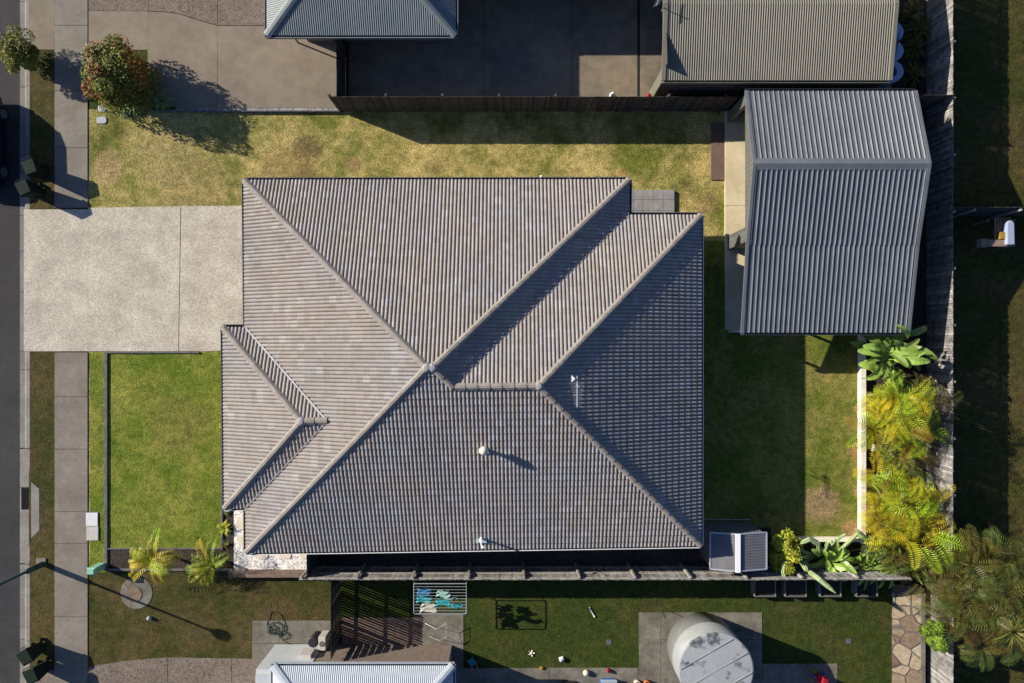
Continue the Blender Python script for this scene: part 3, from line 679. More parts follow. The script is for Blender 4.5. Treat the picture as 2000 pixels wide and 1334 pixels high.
# ================================================================ fences
def fence(name, p0, p1, h, label, m='timber_grey', rail_side=1, post_gap=2.4, gap=.006, pw=.1, rails=(.35, 1.0, 1.55), post_extra=0.0, first_post=0.0, post_m=None):
    p0 = Vector((*p0[:2], 0)); p1 = Vector((*p1[:2], 0)); d = p1 - p0; L_ = d.length; d.normalize(); n = Vector((-d.y, d.x, 0)) * rail_side
    rt = empty(name, p0, label, 'fence')
    k = int(L_ / (pw + gap)); b = MB()
    for i in range(k):
        g = gap * random.choice((.3, .6, 1, 1, 2.2)) if gap else 0
        a = p0 + d * (i * L_ / k + g / 2); c = p0 + d * ((i + 1) * L_ / k - g / 2); hh = h + random.uniform(-.02, .02); o1 = n * (-.012 - random.uniform(0, .008))
        j = random.uniform(-.004, .004)
        b.prism([tuple((a + o1).xy), tuple((c + o1).xy), tuple((c).xy), tuple((a).xy)], 0.0, hh)
    po = b.build('palings', {'timber_grey': 'paling_grey', 'timber_dark': 'paling_dark'}.get(m, m), rt)
    ca = po.data.color_attributes.new('tint', 'FLOAT_COLOR', 'POINT'); tv = np.ones((k, 8, 4)); tv[:, :, :3] *= np.random.default_rng(k).uniform(.55, 1.35, (k, 1, 1)); ca.data.foreach_set('color', tv.ravel().astype('f4'))
    b = MB()
    for z in rails:
        q = n * .022; b.bar(p0 + q + Vector((0, 0, z)), p1 + q + Vector((0, 0, z)), .04, .075)
    b.build('rails', m, rt)
    x = first_post
    while x < L_:
        p = p0 + d * x + n * .09; b = MB(); b.box((p.x - .045, p.y - .045, 0), (p.x + .045, p.y + .045, h + post_extra - .04)); b.build('post', post_m or m, rt); x += post_gap
    return rt
FX = 18.62
fence('paling_fence', (FX, 17.5), (FX, -10.05), 1.8, 'long grey timber paling fence down the right side of the lot behind the palms', gap=.013, rail_side=1, rails=(.3, 1.0, 1.6))
fence('paling_fence', (FX, -10.05), (FX, -22), 1.82, 'grey timber paling fence at the lower right corner beside the flagstone wall', gap=.007, rail_side=1)
fence('paling_fence', (-7.75, 10.34), (9.58, 10.34), 1.8, 'dark timber paling fence shading the strip of lawn above the tiled roof', 'timber_dark', rail_side=1, gap=.006)
fence('paling_fence', (XR + .1, 10.36), (FX - .03, 10.36), 1.95, 'short dark timber fence between the grey shed and the right corner', 'timber_dark', rail_side=1)
ysf = -10.05
fence('paling_fence', (X(608), ysf), (X(1735), ysf), 1.8, 'timber paling fence with exposed posts and rails behind the tiled house and garden shed', 'timber_grey', rail_side=1, post_gap=2.35, post_extra=.05, first_post=.1, gap=.004, rails=(.35, 1.05, 1.66))
fence('slat_fence', (X(667), ysf - .1), (X(667), Y(1252)), 1.8, 'dark slatted screen fence casting striped shade over the side court', 'nearblack', rail_side=-1, gap=.03, pw=.09)
fence('screen_fence', (X(674), Y(212)), (X(674), Y(70)), 1.5, 'dark boundary fence beside the pale driveway at the top', 'timber_dark', rail_side=1, gap=.0, rails=(.3, 1.2))
fence('side_gate_fence', (X(622), Y(1046)), (X(622), Y(1103)), 1.7, 'dark panel gate closing the side passage next to the white pebbles', 'dkmetal', rail_side=1, gap=.0, rails=(.2, 1.6))
fence('paling_fence', (FX + .05, 5.66), (FX + 14, 5.66), 1.8, 'dark timber fence running out right from the long fence above the cubby house', 'timber_dark', rail_side=-1, gap=.005, post_gap=1.15 * 1.7, post_m='timber_grey', first_post=.9)

# low sleepers round the front lawn and beds
def sleeper(x0, y0, x1, y1, label, h=.07, m='sleeper'):
    o = MB().prism(rect(x0, y0, x1, y1), -.01, h).build('timber_edging', m, bevel=.008); return tag(o, label, 'garden edging', 'sleepers edging the front garden')
sleeper(205, 688, 211, 802, 'grey sleeper edging the lawn on the street side, from the driveway corner down'); sleeper(205, 803, 211, 900, 'grey sleeper on the street side of the front lawn, second below the driveway')
sleeper(205, 901, 211, 1010, 'grey sleeper on the street side of the front lawn, third below the driveway'); sleeper(205, 1011, 211, 1113, 'grey sleeper on the street side, lowest, ending at the mulch bed corner')
sleeper(211.6, 686.6, 296, 690, 'long thin sleeper along the driveway edge, nearer the street'); sleeper(297, 686.6, 390, 690, 'long thin sleeper along the driveway edge, nearer the house')
sleeper(211.6, 1070, 432, 1072.5, 'thin strip between the front lawn and the palm bed', .06); sleeper(432.5, 745, 436, 1073, 'thin dark strip between the front lawn and the tiled front wing', .07)
sleeper(211.6, 1110, 455, 1114, 'sleeper along the outer side of the palm bed', .10)
sleeper(452, 1112, 606, 1123, 'wide brown sleeper below the white pebble path', .35, 'timber_brown')
kx = sleeper(295, 217.6, 665, 220, 'dark low edging along the gravel strip at the top of the dry lawn', .16, 'sleeper')
# cream garden wall
cw = empty('garden_wall', P(1684, 860), 'low cream block wall edging the palm bed beside the rear lawn', 'garden wall')
b = MB()
yy = [640, 738, 844, 950, 1058]
for a, c in zip(yy, yy[1:]): b.box((X(1674.5), Y(a) - .008, 0), (X(1685.5), Y(c) + .008, .3))
b.build('blocks', 'edge', cw, bevel=.02)
b = MB()
for a in (738, 844, 950): b.box((X(1674.2), Y(a) - .02, 0), (X(1685.8), Y(a) + .02, .305))
b.build('joints', 'poly', cw)
cw2 = MB().box((X(1538), Y(1047.5), 0), (X(1674), Y(1055), .28)).build('garden_wall', 'edge', bevel=.02); tag(cw2, 'low cream block wall between the rear lawn and the cactus bed', 'garden wall')
# flagstone retaining wall
b = MB(); a0 = [(X(1742), .02), (X(1786), .45), (X(1786), 0), (X(1742), 0)]
b.add([(q[0], Y(1140), q[1]) for q in a0] + [(q[0], -30, q[1]) for q in a0], [(0, 1, 5, 4), (1, 2, 6, 5), (0, 4, 7, 3), (0, 3, 2, 1), (4, 5, 6, 7)])
fw = b.build('flagstone_wall', 'stone'); tag(fw, 'sloping wall of tan flagstones beside the lower right fence', 'stone wall')
MB().box((X(1786.2), Y(1140), 0), (X(1794), -30, .5)).build('coping', 'conc_old', fw)

# stepping stones
def rsq(cx, cy, hx, hy, r=.35, n=6):
    out = []
    for sx, sy, a0 in ((1, 1, 0), (-1, 1, 90), (-1, -1, 180), (1, -1, 270)):
        for i in range(n):
            t = R(a0 + 90 * i / (n - 1)); q = min(hx, hy) * r; out.append((cx + sx * (hx - q) + q * math.cos(t), cy + sy * (hy - q) + q * math.sin(t)))
    return out
for (x, y, lb) in ((474, 1021, 'cream stepping stone in the pebbles beside the house corner, upper'), (478, 1057, 'cream stepping stone half under the eave corner, lower'), (512, 1078, 'cream stepping stone under the eave, left of three in the pebbles'), (557, 1078, 'cream stepping stone under the eave, middle of three in the pebbles'), (598, 1078, 'cream stepping stone by the dark gate, right of three in the pebbles'), (476, 986, 'cream stone at the top of the pebble path under the front wing')):
    c = P(x, y); o = MB().prism(rsq(c[0], c[1], .27, .30), .0, .045).build('stepping_stone', 'step', bevel=.008); tag(o, lb, 'stepping stone', 'stepping stones on the pebble path')
# rocks
def rock(px, py, r, label, m='rock'):
    b = MB(); n = 10; vs = []; fs = []
    for i in range(6):
        ph = math.pi * i / 5
        for k in range(n):
            t = 2 * math.pi * k / n; q = r * (1 + .18 * math.sin(3 * t + px) + .1 * random.uniform(-1, 1)); vs.append((q * math.sin(ph) * math.cos(t), 1.15 * q * math.sin(ph) * math.sin(t), .7 * r * math.cos(ph)))
    for i in range(5):
        for k in range(n): fs.append((i * n + k, i * n + (k + 1) % n, (i + 1) * n + (k + 1) % n, (i + 1) * n + k))
    b.add(vs, fs); o = b.build('garden_rock', m, smooth=True); o.location = P(px, py, r * .5); return tag(o, label, 'rock')
rock(1706, 876, .16, 'pale rounded rock lying on dark mulch left of the palms')
rock(1702, 921, .05, 'tiny pale stone on the mulch below the rounded rock')

# pits, pillars, lids
pit = empty('service_pit', P(178, 1028), 'rectangular concrete utility pit with two lids at the footpath edge by the front lawn', 'utility pit')
MB().prism(rect(167, 999, 193, 1056), -.02, .018).build('pit_frame', 'sleeper', pit)
MB().prism(rect(169, 1001, 192, 1027), .018, .05).build('lid', 'cover_w', pit, bevel=.006, label='pale upper lid')
MB().prism(rect(170, 1028, 193, 1055), .018, .05).build('lid', 'cover', pit, bevel=.006, label='beige lower lid')
for (x, y, sx, lb) in ((199, 235, 9.5, 'round cornered blue grey valve cover on the dry lawn, lower of two'), (200, 212, 8, 'round cornered blue grey valve cover near the strappy plants, upper of two')):
    c = P(x, y); cv = MB().prism(rsq(c[0], c[1], sx / S, 6.5 / S, .7), 0, .035).build('valve_cover', 'poly', bevel=.006); tag(cv, lb, 'cover', 'valve covers in the dry lawn')
    b = MB()
    for i in range(4): b.box((c[0] - .15 + i * .09, c[1] - .1, .035), (c[0] - .12 + i * .09, c[1] + .1, .042))
    b.build('ribs', 'cover_w', cv)
tp = empty('power_pillar', P(200, 1104), 'mint green plastic power pillar at the corner of the mulch bed', 'power pillar')
c = P(200, 1104); MB().box((c[0] - .17, c[1] - .13, 0), (c[0] + .17, c[1] + .13, .78)).build('body', 'mint', tp, bevel=.02)
MB().add([(c[0] - .2, c[1] - .16, .78), (c[0] + .2, c[1] - .16, .78), (c[0] + .2, c[1] + .16, .78), (c[0] - .2, c[1] + .16, .78), (c[0] - .14, c[1] - .1, .88), (c[0] + .14, c[1] - .1, .88), (c[0] + .14, c[1] + .1, .88), (c[0] - .14, c[1] + .1, .88)], [(3, 2, 1, 0), (4, 5, 6, 7), (0, 1, 5, 4), (1, 2, 6, 5), (2, 3, 7, 6), (3, 0, 4, 7)]).build('cap', 'mint', tp)
mh = empty('manhole', P(262, 1160), 'round sewer manhole with a rusty lid in a concrete ring on the neighbouring grass', 'manhole')
c = P(262, 1160); MB().lathe((c[0] + .12, c[1] + .05, 0), [(.72, 0), (.72, .02), (.7, .026)], 32).build('ring', 'conc_old', mh)
MB().lathe((c[0], c[1], .03), [(.36, 0), (.36, .018)], 28).build('lid', 'timber_brown', mh)
c = P(293, 1206); o = MB().lathe((c[0], c[1], 0), [(.09, 0), (.09, .12), (.07, .16), (.02, .17)], 14).build('sewer_vent', 'poly', smooth=True); tag(o, 'small grey sewer inspection cap standing in the grass below the manhole', 'vent cap')

# ================================================================ street lamp, bins, car
lp = empty('street_lamp', P(85, 1101), 'dark green street lamp post leaning out of view over the road', 'street lamp')
c = P(85, 1101)
MB().prism([(c[0] - .3, c[1] - .12), (c[0] + .12, c[1] - .12), (c[0] + .12, c[1] + .26), (c[0] - .3, c[1] + .26)], 0, .05).build('footing', 'conc', lp)
MB().lathe((c[0], c[1], 0), [(.125, 0), (.125, 1.0), (.08, 1.06), (.06, 1.08), (.05, 3.7)], 14).build('pole', 'pole', lp, True)
MB().box((c[0] + .1, c[1] - .06, .2), (c[0] + .15, c[1] + .06, .6)).build('access_door', 'pole', lp)
MB().lathe((c[0], c[1], 3.66), [(.05, 0), (.12, .08), (.24, .2), (.26, .3), (.2, .4), (.05, .46)], 18).build('lantern', 'cover_w', lp, True)
def bin_(px, py, rz, label, m='bin'):
    o = empty('wheelie_bin', P(px, py), label, 'wheelie bin', 'wheelie bins on the verge', R(rz)); b = MB()
    w0, w1, d0, d1 = .2, .27, .22, .30
    b.add([(-w0, -d0, .06), (w0, -d0, .06), (w0, d0, .06), (-w0, d0, .06), (-w1, -d1, .95), (w1, -d1, .95), (w1, d1, .95), (-w1, d1, .95)], [(3, 2, 1, 0), (4, 5, 6, 7), (0, 1, 5, 4), (1, 2, 6, 5), (2, 3, 7, 6), (3, 0, 4, 7)])
    b.build('body', m, o, local=True, bevel=.02)
    l = MB(); l.add([(-.29, -.33, .96), (.29, -.33, .96), (.29, .34, .97), (-.29, .34, .97), (-.24, -.27, 1.04), (.24, -.27, 1.04), (.26, .3, 1.07), (-.26, .3, 1.07)], [(3, 2, 1, 0), (4, 5, 6, 7), (0, 1, 5, 4), (1, 2, 6, 5), (2, 3, 7, 6), (3, 0, 4, 7)])
    l.build('lid', m, o, local=True, bevel=.015)
    MB().tube([(-.22, .4, .99), (.22, .4, .99)], .02, 8).build('handle', m, o, local=True)
    for s_ in (-1, 1): MB().tube([(s_ * .2, .27, .1), (s_ * .26, .27, .1)], .1, 14).build('wheel', 'rubber', o, local=True)
    return o
bin_(81, 1263, 30, 'upper of two dark green wheelie bins on the verge below the street lamp')
bin_(92, 1299, 22, 'lower of two dark green wheelie bins on the verge near the neighbouring driveway')
bin_(90, 338, 20, 'dark wheelie bin in the shade of the parked car, farther from the driveway')
bin_(78, 377, 24, 'dark wheelie bin in the shade of the parked car, next to the driveway')
def car():
    cx = X(14) - .92; cy = Y(282); rt = empty('parked_car', (cx, cy, -.13), 'dark navy car parked at the kerb, mostly cut off by the left edge', 'car')
    secs = [(2.12, .55, .35, .62), (2.05, .78, .30, .80), (1.5, .88, .22, .93), (.6, .90, .20, .98), (-.6, .90, .20, .98), (-1.6, .88, .22, .95), (-2.05, .8, .28, .86), (-2.15, .6, .4, .7)]
    def loft(secs, mb):
        n = 0; vs = []; fs = []
        for (y, wd, za, zb) in secs: vs += [(-wd, y, za), (-wd * 1.0, y, (za + zb) / 2), (-wd * .96, y, zb), (-wd * .5, y, zb + .03), (wd * .5, y, zb + .03), (wd * .96, y, zb), (wd, y, (za + zb) / 2), (wd, y, za)]
        for i in range(len(secs) - 1):
            for k in range(8): fs.append((i * 8 + k, i * 8 + (k + 1) % 8, i * 8 + 8 + (k + 1) % 8, i * 8 + 8 + k))
        fs.append(tuple(range(7, -1, -1))); m = (len(secs) - 1) * 8; fs.append(tuple(range(m, m + 8))); mb.add(vs, fs)
    b = MB(); loft(secs, b); bo = b.build('body', 'navy', rt, True, local=True)
    b = MB(); loft([(1.95, .74, .85, .95), (1.55, .72, .85, 1.42), (1.0, .72, .85, 1.58), (-.2, .72, .85, 1.6), (-.5, .73, .85, 1.5), (-1.05, .76, .85, .98)], b); b.build('cabin', 'glass', rt, True, local=True)
    b = MB(); loft([(1.6, .62, 1.44, 1.5), (1.0, .66, 1.58, 1.62), (-.2, .66, 1.6, 1.64), (-.45, .62, 1.53, 1.56)], b); b.build('roof', 'navy', rt, True, local=True)
    for sx in (-1, 1):
        for sy in (1.3, -1.3):
            wh = MB().tube([(sx * .72, sy, .33), (sx * .93, sy, .33)], .33, 22).build('wheel', 'rubber', rt, local=True)
            MB().tube([(sx * .90, sy, .33), (sx * .94, sy, .33)], .2, 16).build('rim', 'gutter', wh, local=True)
        MB().box((sx * .9, -.75, .98), (sx * 1.08, -.6, 1.1)).build('mirror', 'navy', rt, local=True)
        MB().box((sx * .62, -2.12, .62), (sx * .78, -2.02, .74)).build('headlight', 'metal', rt, local=True)
car()

# ================================================================ neighbouring houses
def hiproof(rt, x0, x1, y0, y1, ze, t, m, per, amp, wallm, inset=.55, capm=None, name='roof'):
    hs = min(x1 - x0, y1 - y0) / 2; zr = ze + hs * t
    if (x1 - x0) > (y1 - y0): k1 = (x0 + hs, (y0 + y1) / 2, zr); k2 = (x1 - hs, (y0 + y1) / 2, zr)
    else: k1 = ((x0 + x1) / 2, y0 + hs, zr); k2 = ((x0 + x1) / 2, y1 - hs, zr)
    a, b, c, d = (x0, y0, ze), (x1, y0, ze), (x1, y1, ze), (x0, y1, ze); parts = []; pr = corrug(per, amp)
    if (x1 - x0) > (y1 - y0): F = [([a, b, k2, k1], a, b), ([b, c, k2], b, c), ([c, d, k1, k2], c, d), ([d, a, k1], d, a)]; hips = ((a, k1), (d, k1), (b, k2), (c, k2), (k1, k2))
    else: F = [([a, b, k1], a, b), ([b, c, k2, k1], b, c), ([c, d, k2], c, d), ([d, a, k1, k2], d, a)]; hips = ((a, k1), (b, k1), (c, k2), (d, k2), (k1, k2))
    for pl, p, q in F: face_grid(parts, pl, p, q, rowsflat(), pr, per / 6)
    ro = build_grid(name, parts, m, rt)
    for p, q in hips:
        cp = MB(); capline(cp, Vector(p) + Vector((0, 0, -.02)), Vector(q) + Vector((0, 0, -.02)), 0, 0, seg=40, w=.34, hgt=.07); cp.build('ridge_capping', capm or m, ro)
    for p, q in ((a, b), (b, c), (c, d), (d, a)): gutter(rt, m, p, q, ((x0 + x1) / 2, (y0 + y1) / 2), ze)
    MB().box((x0, y0, ze - .16), (x1, y1, ze - .135)).build('soffit', 'white', rt)
    MB().box((x0 + inset, y0 + inset, 0), (x1 - inset, y1 - inset, ze - .16)).build('wall', wallm, rt)
    return ro
nh = empty('neighbour_house', (-6.2, 15.5, 0), 'house with a blue grey corrugated hip roof, cut off by the top edge', 'house')
hiproof(nh, X(521, 2.6), X(890, 2.6), Y(69, 2.6), Y(69, 2.6) + 9, 2.6, .42, 'grnroof', .088, .02, 'brick', inset=.9)
hiproof(nh, X(891, 2.6), X(1260, 2.6), Y(-49, 2.6), Y(-49, 2.6) + 8, 2.6, .42, 'grnroof', .088, .02, 'brick', name='wing_roof')
dp = P(583, 82, 0); MB().tube([(dp[0] - .35, Y(72, 2.5), 2.45), (dp[0] - .1, dp[1] + .1, 2.2), (dp[0], dp[1] - .05, 2.0), (dp[0], dp[1] - .05, .02)], .04, 8).build('downpipe', 'conc_brown', nh)

sh = empty('neighbour_shed', (10.8, 13, 0), 'beige ribbed steel shed with three joined water tanks beside it, top right', 'shed')
x0, x1 = 6.2, 15.42; ya, yr = 10.67, 13.55; za, zr2 = 2.7, 3.17
parts = []; pr = trimdek(.096, .02, .018, .04)
face_grid(parts, [(x0, ya, za), (x1, ya, za), (x1, yr, zr2), (x0, yr, zr2)], (x0, ya, za), (x1, ya, za), rowsflat(), pr, .008)
face_grid(parts, [(x0, yr, zr2), (x1, yr, zr2), (x1, yr + 3, za), (x0, yr + 3, za)], (x1, yr + 3, za), (x0, yr + 3, za), rowsflat(), pr, .008)
sr = build_grid('roof', parts, 'tanroof', sh)
for xx in (x0 - .02, x1 + .02):
    b = MB(); b.bar((xx, ya, za + .0), (xx, yr, zr2 + .0), .16, .1); b.bar((xx, yr, zr2), (xx, yr + 3, za), .16, .1)
    b.build('barge_flashing', 'tanroof', sr)
b = MB(); b.box((x0 - .05, ya - .1, za - .11), (x1 + .05, ya - .085, za + .01)); b.box((x0 - .05, ya - .1, za - .12), (x1 + .05, ya + .02, za - .11)); b.build('gutter', 'tanroof', sh)
b = MB(); ribwall(b, (x0 + .04, ya + .5), (x0 + .04, ya + .03), za + .1, za - .02, .02, .16); ribwall(b, (x0 + .04, ya + 4.6), (x0 + .04, ya + .5), za, za + .5, 2.3, .16)
ribwall(b, (x0 + .04, ya + .03), (x1 - .04, ya + .03), za - .03, za - .03, .02, .3, .02); ribwall(b, (x1 - .04, ya + .03), (x1 - .04, ya + 5.9), za, za, .02, .2); ribwall(b, (x1 - .04, ya + 5.7), (x0 + .04, ya + 5.7), za, za, .02, .2); b.build('wall', 'timber_dark', sh, label='dark ribbed side wall')
MB().box((x0 - .04, ya + .02, .02), (x0 + .03, ya + .55, 2.4)).build('door_jamb', 'tanroof', sh)
ab = MB(); az = 3.6; pA = P(1300, 5, az)
sa = ab.tube([(pA[0], pA[1], 2.9), (pA[0], pA[1], az)], .02, 6); ab.tube([P(1296, -20, az), P(1281, 12, az)], .015, 6)
for i in range(8):
    q = Vector(P(1295 - i * 1.9, -16 + i * 3.8, az)); dd = Vector((.9, .42, 0)).normalized() * .16; ab.tube([q - dd, q + dd], .006, 4)
ab.build('antenna', 'steel', sh)

# joined slimline tanks
tk = empty('slimline_water_tank', P(1735, 100), 'blue grey three lobed poly water tank against the beige shed', 'water tank')
b = MB(); TH = 2.0
cs = [(P(1740, y, TH)) for y in (62, 99, 139)]
pts = []
rr = 25 / 46.6
for (cx_, cy_, _) in cs:
    for k in range(13):
        t = R(72 - k * 12); pts.append((cx_ + rr * math.cos(t), cy_ + (.47 if 0 else rr * .86) * math.sin(t)))
pts += [(cs[-1][0] - .25, cs[-1][1] - rr * .84), (cs[0][0] - .25, cs[0][1] + rr * .84)]
b.prism(pts, 0, TH); b.build('body', 'tankblue', tk, bevel=.05)
for i in (0, 2):
    c_ = cs[i]; MB().lathe((c_[0] - .02, c_[1] - .02, TH), [(.26, 0), (.26, .03), (.2, .035)], 20).build('strainer', 'nearblack', tk)
MB().tube([(cs[2][0] - .3, cs[2][1] + .0, TH + .1), (cs[2][0] - .02, cs[2][1] - .05, TH + .1)], .05, 8).build('inlet_pipe', 'tankblue', tk)

# drain channel in neighbouring yard
o = MB().prism(rect(1245, -300, 1249.5, 212), 0, .012).build('drain_channel', 'nearblack'); tag(o, 'narrow black drain channel running through the brown yard slab at the top', 'drain')
# things behind the top fence
c = P(1197, 184, .5); o = MB().lathe((c[0], c[1], 0), [(.12, 0), (.13, .4), (.1, .5), (.03, .52)], 14).build('gas_bottle', 'cover_w', smooth=True); tag(o, 'small white bottle on the yard slab behind the dark fence', 'bottle')
c = P(1267, 186, .5); o = MB().lathe((c[0], c[1], 0), [(.1, 0), (.13, .25), (.1, .5), (.03, .56)], 14).build('marker_ball', 'red', smooth=True); tag(o, 'small red rounded can by the corner of the beige shed', 'can')

# bottom neighbour
bh = empty('neighbour_house', (-6.1, -16, 0), 'pale roofed house with a light rendered wall, cut off by the bottom edge', 'house')
hiproof(bh, X(533, 2.5), X(826, 2.5) + 1.25, Y(1300, 2.5) - 9, Y(1300, 2.5), 2.5, .42, 'whtroof', .082, .018, 'brick', inset=.28)
wy = Y(1258); wxl = X(538)
MB().box((wxl, wy - 4, 0), (X(632), wy, 2.3)).build('rendered_wall', 'wall_white', bh)
MB().box((X(500, 2.35), Y(1316, 2.35) - 6, 2.3), (X(533, 2.35), Y(1316, 2.35), 2.42)).build('porch_roof', 'wall_white', bh)
MB().box((X(632) + .01, wy - 2, 0), (X(864), wy - .03, 2.28)).build('brick_wall', 'brick', bh)
b = MB(); b.box((X(590, 1.0), wy, .7), (X(612, 1.0), wy + .16, 1.4)); b.build('meter_box', 'cover', bh)
ac = empty('air_conditioner', P(641, 1240), 'boxy grey air conditioner against the slatted screen fence', 'air conditioner')
MB().box((X(631), Y(1256), .04), (X(645), Y(1230), .75)).build('casing', 'cover', ac, bevel=.02)
MB().lathe((X(638), Y(1243), .75), [(.12, 0), (.12, .015)], 18).build('fan_grille', 'sleeper', ac)
# wall mounted box with dark end near pad
o = MB().lathe((X(621), Y(1240), .03), [(.2, 0), (.22, .3), (.24, .7), (.2, .74)], 16).build('barrel', 'nearblack', smooth=False); tag(o, 'dark barrel standing on the old concrete pad beside the air conditioner', 'barrel')
# garden hose
hs = MB(); pts = []
for i in range(150):
    t = i / 150; a = t * 2 * math.pi * 7
    cx_ = 528 + 22 * t + 8 * math.sin(t * 9); cy_ = 1222 + 22 * t; ra = 9 + 5 * math.sin(t * 7)
    pts.append(P(cx_ + ra * math.cos(a), cy_ + ra * .8 * math.sin(a), .05 + .02 * (i % 3)))
hs.tube(pts, .013, 5)
hs.tube([P(548, 1243, .05), P(556, 1238, .05), P(560, 1228, .05), P(556, 1214, .04), P(548, 1200, .02), P(538, 1194, .02), P(530, 1196, .02), P(524, 1208, .04), P(521, 1222, .05)], .013, 5)
hs.tube([P(552, 1250, .05), P(566, 1258, .05), P(570, 1270, .05), P(574, 1275, .3), P(580, 1270, .3)], .013, 5)
tag(hs.build('garden_hose', 'pole'), 'tangled dark green hose coiled on the old concrete pad', 'hose')

# clothes line with washing
cl = empty('clothes_line', P(862, 1110), 'grey folding clothes line frame hung from the fence behind the tiled house', 'clothes line')
hz = 1.7; b = MB(); c0 = Vector(P(808.5, 1140, hz)); c1 = Vector(P(911, 1140, hz)); c2_ = Vector(P(911, 1199, hz)); c3 = Vector(P(808.5, 1199, hz))
def rnd(a, b_, k=.06): return a + (b_ - a).normalized() * k
b.tube([c0, rnd(c3, c0), c3 + Vector((.03, .015, 0)), rnd(c3, c2_), rnd(c2_, c3), c2_ + Vector((-.03, .015, 0)), rnd(c2_, c1), c1, c0], .022, 8)
b.tube([c0, (c0.x, ysf - .05, 1.2)], .018, 6); b.tube([c1, (c1.x, ysf - .05, 1.2)], .018, 6)
b.build('frame', 'steel', cl)
b = MB()
for i in range(1, 10):
    yv = c0.y + (c3.y - c0.y) * i / 10; b.tube([(c0.x, yv, hz), (c1.x, yv, hz)], .005, 4)
b.build('lines', 'cover_w', cl)
def cloth(px0, px1, py0, py1, m, label, skew=0.0):
    b = MB(); n = 10; k = 12; vs = []; fs = []
    for j in range(k + 1):
        for i in range(n + 1):
            t = i / n; v_ = j / k; x, y, _ = P(px0 + (px1 - px0) * t + skew * v_ * (1 if t > .5 else -1) + 1.2 * math.sin(v_ * 9 + px0), py0 + (py1 - py0) * v_ + 1.5 * math.sin(t * 7 + py0), hz)
            vs.append((x, y, hz + .03 - .07 * abs(math.sin(v_ * math.pi * (py1 - py0) / 5.9)) ** .7 - .02 * math.sin(t * 8 + j)))
    for j in range(k):
        for i in range(n): q = j * (n + 1) + i; fs.append((q, q + 1, q + n + 2, q + n + 1))
    b.add(vs, fs); o = b.build('hanging_cloth', m, smooth=True); s_ = o.modifiers.new('thick', 'SOLIDIFY'); s_.thickness = .012
    return tag(o, label, 'washing', 'washing on the clothes line')
cloth(815, 842, 1149, 1164, 'bluecloth', 'blue towel at the left end of the clothes line, nearest the fence'); cloth(814, 844, 1165, 1177, 'teal', 'teal towel on the left half of the clothes line below the blue one')
cloth(824, 849, 1177, 1196, 'cream', 'cream towel hanging at the lower left of the clothes line', 5); cloth(855, 876, 1153, 1166, 'paleteal', 'pale green shirt in the middle of the clothes line', 4)
cloth(852, 878, 1170, 1183, 'teal', 'teal shirt in the middle of the clothes line, below the pale one', 2); cloth(876, 904, 1179, 1188, 'teal', 'narrow teal cloth at the lower right of the clothes line')
cloth(868, 893, 1167.5, 1172, 'paleteal', 'narrow pale green cloth right of the middle of the clothes line')

# big round tank
wt = empty('round_water_tank', P(1371, 1268), 'large round grey water tank with a stained flat top, at the bottom edge', 'water tank')
c = P(1369, 1262); TR_ = 1.54; th = 2.2
MB().lathe((c[0], c[1], 0), [(TR_, 0), (TR_, 1.1), (TR_ + .012, 1.115), (TR_, 1.13), (TR_, th)], 64).build('barrel', 'tank', wt, True)
lid = MB().lathe((c[0], c[1], th), [(TR_ + .03, -.03), (TR_ + .03, .01), (TR_ - .02, .03), (.05, .06)], 64).build('lid', 'tanklid', wt)
b = MB(); dd = Vector((math.cos(R(30)), math.sin(R(30)), 0)); nn = Vector((-dd.y, dd.x, 0))
for k in (-.8, 0, .8):
    L_ = math.sqrt((TR_ - .03) ** 2 - k * k); cc = Vector((c[0], c[1], th + .055)) + nn * k; b.bar(cc - dd * L_ * .98, cc + dd * L_ * .98, .02, .03)
b.build('lid_seams', 'tank', lid)
MB().box((c[0] - .95, c[1] + .95, th - .25), (c[0] - .8, c[1] + 1.25, th - .1))
MB().tube([(c[0] + 1.55, c[1] - .2, .05), (c[0] + 1.62, c[1] - .2, 1.0), (c[0] + 1.62, c[1] - .2, 1.9)], .045, 8).build('overflow_pipe', 'steel', wt)
ln = MB(); ln.tube([P(1292, 1192, .02), P(1300, 1208, .02)], .015, 5); ln.tube([P(1305, 1193, .03), P(1340, 1207, .02), P(1347, 1214, .02)], .02, 5)
tag(ln.build('garden_stake', 'pole'), 'thin dark pole lying on the slab beside the round tank', 'pole')

# raised planters on the far side of the fence
pl = None
for i, (a, lb) in enumerate(((1474, 'pale steel raised planter against the fence, leftmost of four'), (1534, 'pale steel raised planter against the fence, second from the left of four'), (1602, 'pale steel raised planter against the fence, third from the left of four'), (1673, 'pale steel raised planter against the fence, rightmost of four'))):
    xw_ = 41 / S
    if pl is None:
        pl = empty('raised_planter', (X(a, .5), Y(1166, .5), 0), lb, 'planter', 'raised planters along the fence')
        b = MB(); x0_, y0_ = pl.location.x, pl.location.y
        for q in (((0, 0), (xw_, .03)), ((0, .03), (.03, .8)), ((xw_ - .03, .03), (xw_, .8)), ((0, .77), (xw_, .8))): b.box((x0_ + q[0][0], y0_ + q[0][1], 0), (x0_ + q[1][0], y0_ + q[1][1], .5))
        b.build('sides', 'planter', pl); MB().box((x0_ + .03, y0_ + .03, 0), (x0_ + xw_ - .03, y0_ + .77, .4)).build('soil', 'mulch', pl)
    else:
        c_ = copy_tree(pl); c_.location = (X(a, .5), Y(1166, .5), 0); c_['label'] = lb

